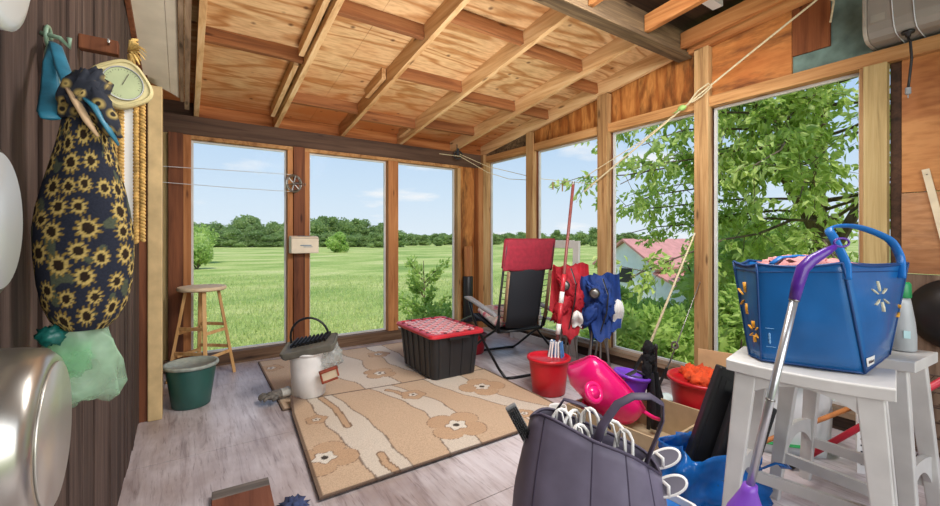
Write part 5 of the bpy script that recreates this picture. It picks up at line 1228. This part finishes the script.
for e in range(6): f.tube([bb[e].lerp(bt[e], i/8)+(bb[e].lerp(bt[e], i/8)-Vector((.0, 0, bb[e].lerp(bt[e], i/8).z))).normalized()*.002 for i in range(9)], .0045, 6)
f.tube(rg[-1], .005, 6, closed=True); f.tube(rg[0], .004, 6, closed=True); f.tube([p+(p-Vector((0, 0, p.z))).normalized()*.002 for p in rg[11]], .002, 5, closed=True); f.build('seam_piping', BD, t, smooth=True)
def onface(e, u, v, off=.004):
    A, B = bb[e].lerp(bt[e], v), bb[(e+1) % 6].lerp(bt[(e+1) % 6], v); n_ = (B-A).cross(Vector((0, 0, 1))).normalized(); Ln = (B-A).length
    return A.lerp(B, u)+n_*(.055*Ln*sin(pi*u)*sin(pi*min(1, v*1.1))+off), n_
def spark(e, u, v, su, sv, mt, nm, only=None, r0=.35, r1=1.0):
    f = MB()
    for k in range(6):
        if only and k not in only: continue
        a = pi/2+k*pi/3; pts = []
        for r_ in (r0, (r0+r1)/2, r1):
            p, n_ = onface(e, u+su*r_*cos(a), v+sv*r_*sin(a), .0045); pts.append(p)
        f.tube(pts, [.004, .0062, .0062], 8, flat=.3)
    return f.build(nm, mt, t, smooth=True)
spark(2, .43, .68, .135, .145, SW, 'starburst')
spark(0, .45, .62, .42, .17, SO, 'side_starburst', (0, 1, 2, 3)); spark(0, .72, .28, .3, .11, SO, 'side_starburst')
spark(2, 1.0, .50, .12, .13, SO, 'side_starburst', (1, 2))
def text(body, size, e, u, v, mt, nm, parent, tilt=0):
    cu = bpy.data.curves.new('txt', 'FONT'); cu.body = body; cu.size = size; cu.align_x = 'CENTER'; cu.extrude = .0004
    to = bpy.data.objects.new('txt', cu); COL.objects.link(to); dg = bpy.context.evaluated_depsgraph_get(); me = bpy.data.meshes.new_from_object(to.evaluated_get(dg)); bpy.data.objects.remove(to)
    me.materials.clear(); me.materials.append(mt); o = bpy.data.objects.new(nm, me); COL.objects.link(o); o.parent = parent
    p, n_ = onface(e, u, v, .0075); p2, _ = onface(e, u+.05, v, .0075); p3, _ = onface(e, u, v+.05, .0075); x_ = (p2-p).normalized(); y_ = ((p3-p)-x_*(p3-p).dot(x_)).normalized()
    Mm = Matrix((x_, y_, x_.cross(y_))).transposed().to_4x4(); Mm.translation = p; o.matrix_local = Mm; return o
p0_, n0 = onface(2, .16, .075, .0055); f = MB(); cs = [onface(2, u, v, .0055)[0] for u, v in ((.05, .05), (.25, .05), (.25, .13), (.05, .13))]; f.add(cs, [(0, 1, 2, 3)]); f.build('label', M['white'], t, solid=.001)
text('Walmart', .016, 2, .15, .075, plain('label_ink', (96, 84, 92), .6), 'label_text', t)
f = MB(); 
for (u, v) in ((.10, .20), (.10, .27), (.10, .24)): 
    p, _ = onface(1, u, v, .003)
    f.blob(p, (.002, .004, .008), 8, 6)
f.tube([onface(1, .06, .34, .003)[0], onface(1, .16, .34, .003)[0]], .001, 5); f.tube([onface(1, .06, .15, .003)[0], onface(1, .16, .15, .003)[0]], .001, 5); f.build('small_print', plain('pale_print', (120, 170, 214), .6), t)
pA, _ = onface(2, .02, .985, .006); pB, _ = onface(2, .86, .985, .006)
f = MB(); pts = [pA-Vector((0, 0, .05)), pA+Vector((-.005, 0, .0)), pA+Vector((-.01, .03, .085)), pA+Vector((.02, .05, .125)), pA.lerp(pB, .5)+Vector((.0, .05, .135)), pB+Vector((.0, .035, .095)), pB+Vector((.02, .01, .04)), pB+Vector((.0, 0, 0)), pB-Vector((.0, 0, .05))]
sm = []
for i in range(len(pts)-1):
    for k in range(5): sm.append(cr(pts+[pts[-1]]*2, i+k/5) if 0 < i < len(pts)-2 else pts[i].lerp(pts[i+1], k/5))
sm.append(pts[-1]); f.tube(sm, .014, 8, flat=.3); f.build('handle', plain('bag_handle', (26, 112, 190), .4, .1, 10), t, smooth=True)
f = MB(); pts = [(-.13, .10, .36), (-.10, .08, .385), (-.02, .05, .39), (.05, .02, .385), (.12, .02, .36)]; f.tube(pts, .014, 8, flat=.35); f.build('handle', bpy.data.materials['bag_handle'], t, smooth=True)
t = thing('pink_cloth', 'pinkish patterned cloth filling the top of the blue shopping bag', 'cloth', (2.0, .62, 1.085)); f = MB(); f.blob((-.03, .02, .0), (.14, .11, .045), 30, 16, .35, 5, 3); f.blob((.08, -.04, -.005), (.10, .10, .04), 26, 14, .35, 5, 6); f.build('cloth', plain('pink_cloth', (206, 142, 142), .9, .2, 30, bmp=.2), t, smooth=True)
t = thing('spray_bottle', 'grey bottle with a green cap on the second white stool', 'bottle', (2.458, .43, .738)); f = MB(); f.lathe([(.038, 0), (.041, .006), (.041, .06), (.036, .12), (.026, .19), (.022, .215), (0, .215)], 28); f.build('bottle_body', plain('bottle_grey', (172, 176, 178), .4, .06, 10), t, smooth=True)
f = MB(); f.lathe([(.025, .216), (.026, .22), (.025, .272), (.02, .28), (0, .28)], 24); f.build('cap', plain('cap_green', (28, 132, 76), .4), t, smooth=True)
f = MB(); f.box((-.038, -.018, .07), (.004, .02, .03), (0, 0, R(25))); f.build('label', plain('label_cyan', (188, 224, 228), .5), t)

# ------------------------------------------------------------------ things behind the stools and on the right wall
t = thing('wire_rack', 'dark brown wire rack standing against the right wall behind the stools', 'rack', (3.165, .43, 0)); BR = plain('brown_wire', (74, 54, 42), .5, .2, 20, metal=.2)
for x in (-.13, .13):
    for y in (-.21, .17):
        f = MB(); f.tube([(x, y, 0), (x, y, .50)], .008, 8); f.build('post', BR, t)
for z in (.06, .14, .22, .30, .38, .47):
    f = MB(); f.tube([(-.13, -.21, z), (-.13, .17, z), (.13, .17, z), (.13, -.21, z)], .004, 6, closed=True)
    for k in range(1, 8): y = -.21+.38*k/8; f.tube([(-.13, y, z), (.13, y, z)], .002, 5)
    f.build('shelf', BR, t)
t = thing('louvred_panel', 'white panel with black slots standing behind the second white stool', 'panel', (2.90, .585, 0), R(-55)); f = MB(); f.box((0, 0, .20), (.20, .014, .40)); f.build('panel', M['white'], t, bevel=.002); f = MB(); [f.box((0, -.0085, .05+k*.032), (.17, .003, .007)) for k in range(11)]; f.build('slots', M['black'], t)
t = thing('soil_sack', 'white sack with green printing behind the nearer white stool', 'sack', (2.83, .975, 0), R(-50)); f = MB(); sack(f, .19, .08, .42, .14, 5, 44); f.build('sack_body', plain('white_sack', (224, 226, 226), .5, .06, 8, bmp=.1), t, smooth=True, solid=.003)
f = MB(); f.tube([(.19*1.14*cos(a), -.08*1.24*abs(sin(a))**.7, .06+.0*a) for a in [pi*k/16 for k in range(17)]], .022, 6, flat=.2); f.build('green_band', plain('sack_green2', (24, 142, 70), .5), t, smooth=True); f = MB(); f.tube([(.20*cos(a), -.08*1.16*abs(sin(a))**.7, .385) for a in [pi*k/16 for k in range(17)]], .016, 6, flat=.2); f.build('green_band', plain('sack_green', (24, 142, 70), .5), t, smooth=True)
t = thing('broom_pole', 'red pole leaning low from the floor behind the second stool', 'pole', (2.60, .87, .014)); f = MB(); f.tube([(0, 0, 0), (.70, -.905, .96)], .015, 12); f.build('shaft', plain('red_shaft', (196, 44, 62), .4, .1, 10), t, smooth=True); f = MB(); f.tube([(0, 0, 0), (.03, -.039, .041)], .018, 10); f.build('end_cap', M['black'], t)
t = thing('wooden_pole', 'orange-brown wooden pole lying aslant behind the nearer white stool', 'pole', (2.26, 1.125, .014)); f = MB(); f.tube([(0, 0, 0), (.78, -.52, .36)], .012, 12); f.build('shaft', plain('pole_orange', (190, 120, 66), .6, .18, 20), t, smooth=True); f = MB(); f.tube([(.775, -.517, .358), (.80, -.533, .37)], .013, 10); f.build('end_cap', M['black'], t)
t = thing('wok', 'round black pan hanging on the right wall above the wire rack', 'pan', (3.394, .385, .79)); Mx = Matrix.Rotation(R(-90), 3, 'Y'); f = MB(); f.lathe([(.19, 0), (.195, .004), (.19, .012), (.165, .06), (.12, .095), (.06, .112), (0, .115)], 48, mat=Mx); f.build('pan_body', plain('black_iron', (26, 25, 26), .4, .2, 8), t, smooth=True)
f = MB(); f.tube([(-.01, -.03, .19), (-.015, -.03, .225), (-.015, .03, .225), (-.01, .03, .19)], .007, 8); f.build('handle', M['black'], t, smooth=True)
t = thing('lath', 'short pale lath fixed aslant to the plywood on the right wall', 'lath', (3.388, .47, 1.40)); f = MB(); f.bar((0, .035, .18), (0, -.055, -.32), .03, .012, (1, 0, 0)); f.build('lath', plain('pale_lath', (222, 206, 176), .7, .1, 10), t); f = MB(); f.blob((-.008, .028, .15), .004, 8, 6); f.build('nail', M['steel'], t)
t = thing('metal_housing', 'grey metal box with a rounded lower edge mounted high on the right wall', 'heater', (3.425, .30, 2.32)); prof2 = [(0, 0), (-.15, -.0), (-.19, .012), (-.215, .04), (-.225, .08), (-.225, .30), (0, .30)]
GM2 = plain('grey_housing', (142, 136, 128), .4, .08, 4); f = MB(); f.loft([[(x, y, z) for x, z in prof2] for y in (-.45, .405)]); f.build('housing', GM2, t, bevel=.004)
f = MB(); f.loft([[(x*1.01, y, z*1.01-.001) for x, z in prof2] for y in (.406, .425)]); f.build('end_cap', plain('pale_end_cap', (166, 158, 146), .45), t, bevel=.004)
f = MB()
for y in (.29, .21): f.tube([(-.01, y, -.003), (-.15, y, -.003), (-.192, y+.004, .010), (-.218, y+.006, .04), (-.229, y+.008, .08), (-.229, y+.02, .30)], .0025, 6)
f.build('tie_wire', M['line'], t)
f = MB(); f.lathe([(.028, 0), (.026, .012), (.012, .016), (.011, .03), (0, .03)], 20, (-.17, .25, .004), mat=Matrix.Rotation(pi, 3, 'X')); f.build('outlet', M['black'], t, smooth=True)
f = MB(); f.span((-.2275, .33, .09), (-.2255, .39, .13)); f.build('plate', plain('plate_grey', (150, 146, 136), .5), t)
t = thing('power_cord', 'short black cord with a plug hanging from the grey metal box', 'cord', (3.255, .55, 2.292)); f = MB(); f.tube([(0, 0, 0), (.004, -.008, -.03), (.01, -.012, -.12), (.008, -.004, -.22), (.0, .0, -.28)], .006, 8); f.build('cable', M['black'], t, smooth=True)
f = MB(); f.lathe([(.012, 0), (.013, -.03), (.009, -.036), (0, -.036)], 12, (0, 0, -.275)); f.tube([(-.005, 0, -.31), (-.005, 0, -.33)], .002, 6); f.tube([(.005, 0, -.31), (.005, 0, -.33)], .002, 6); f.build('plug', plain('plug_grey', (150, 154, 158), .4), t)
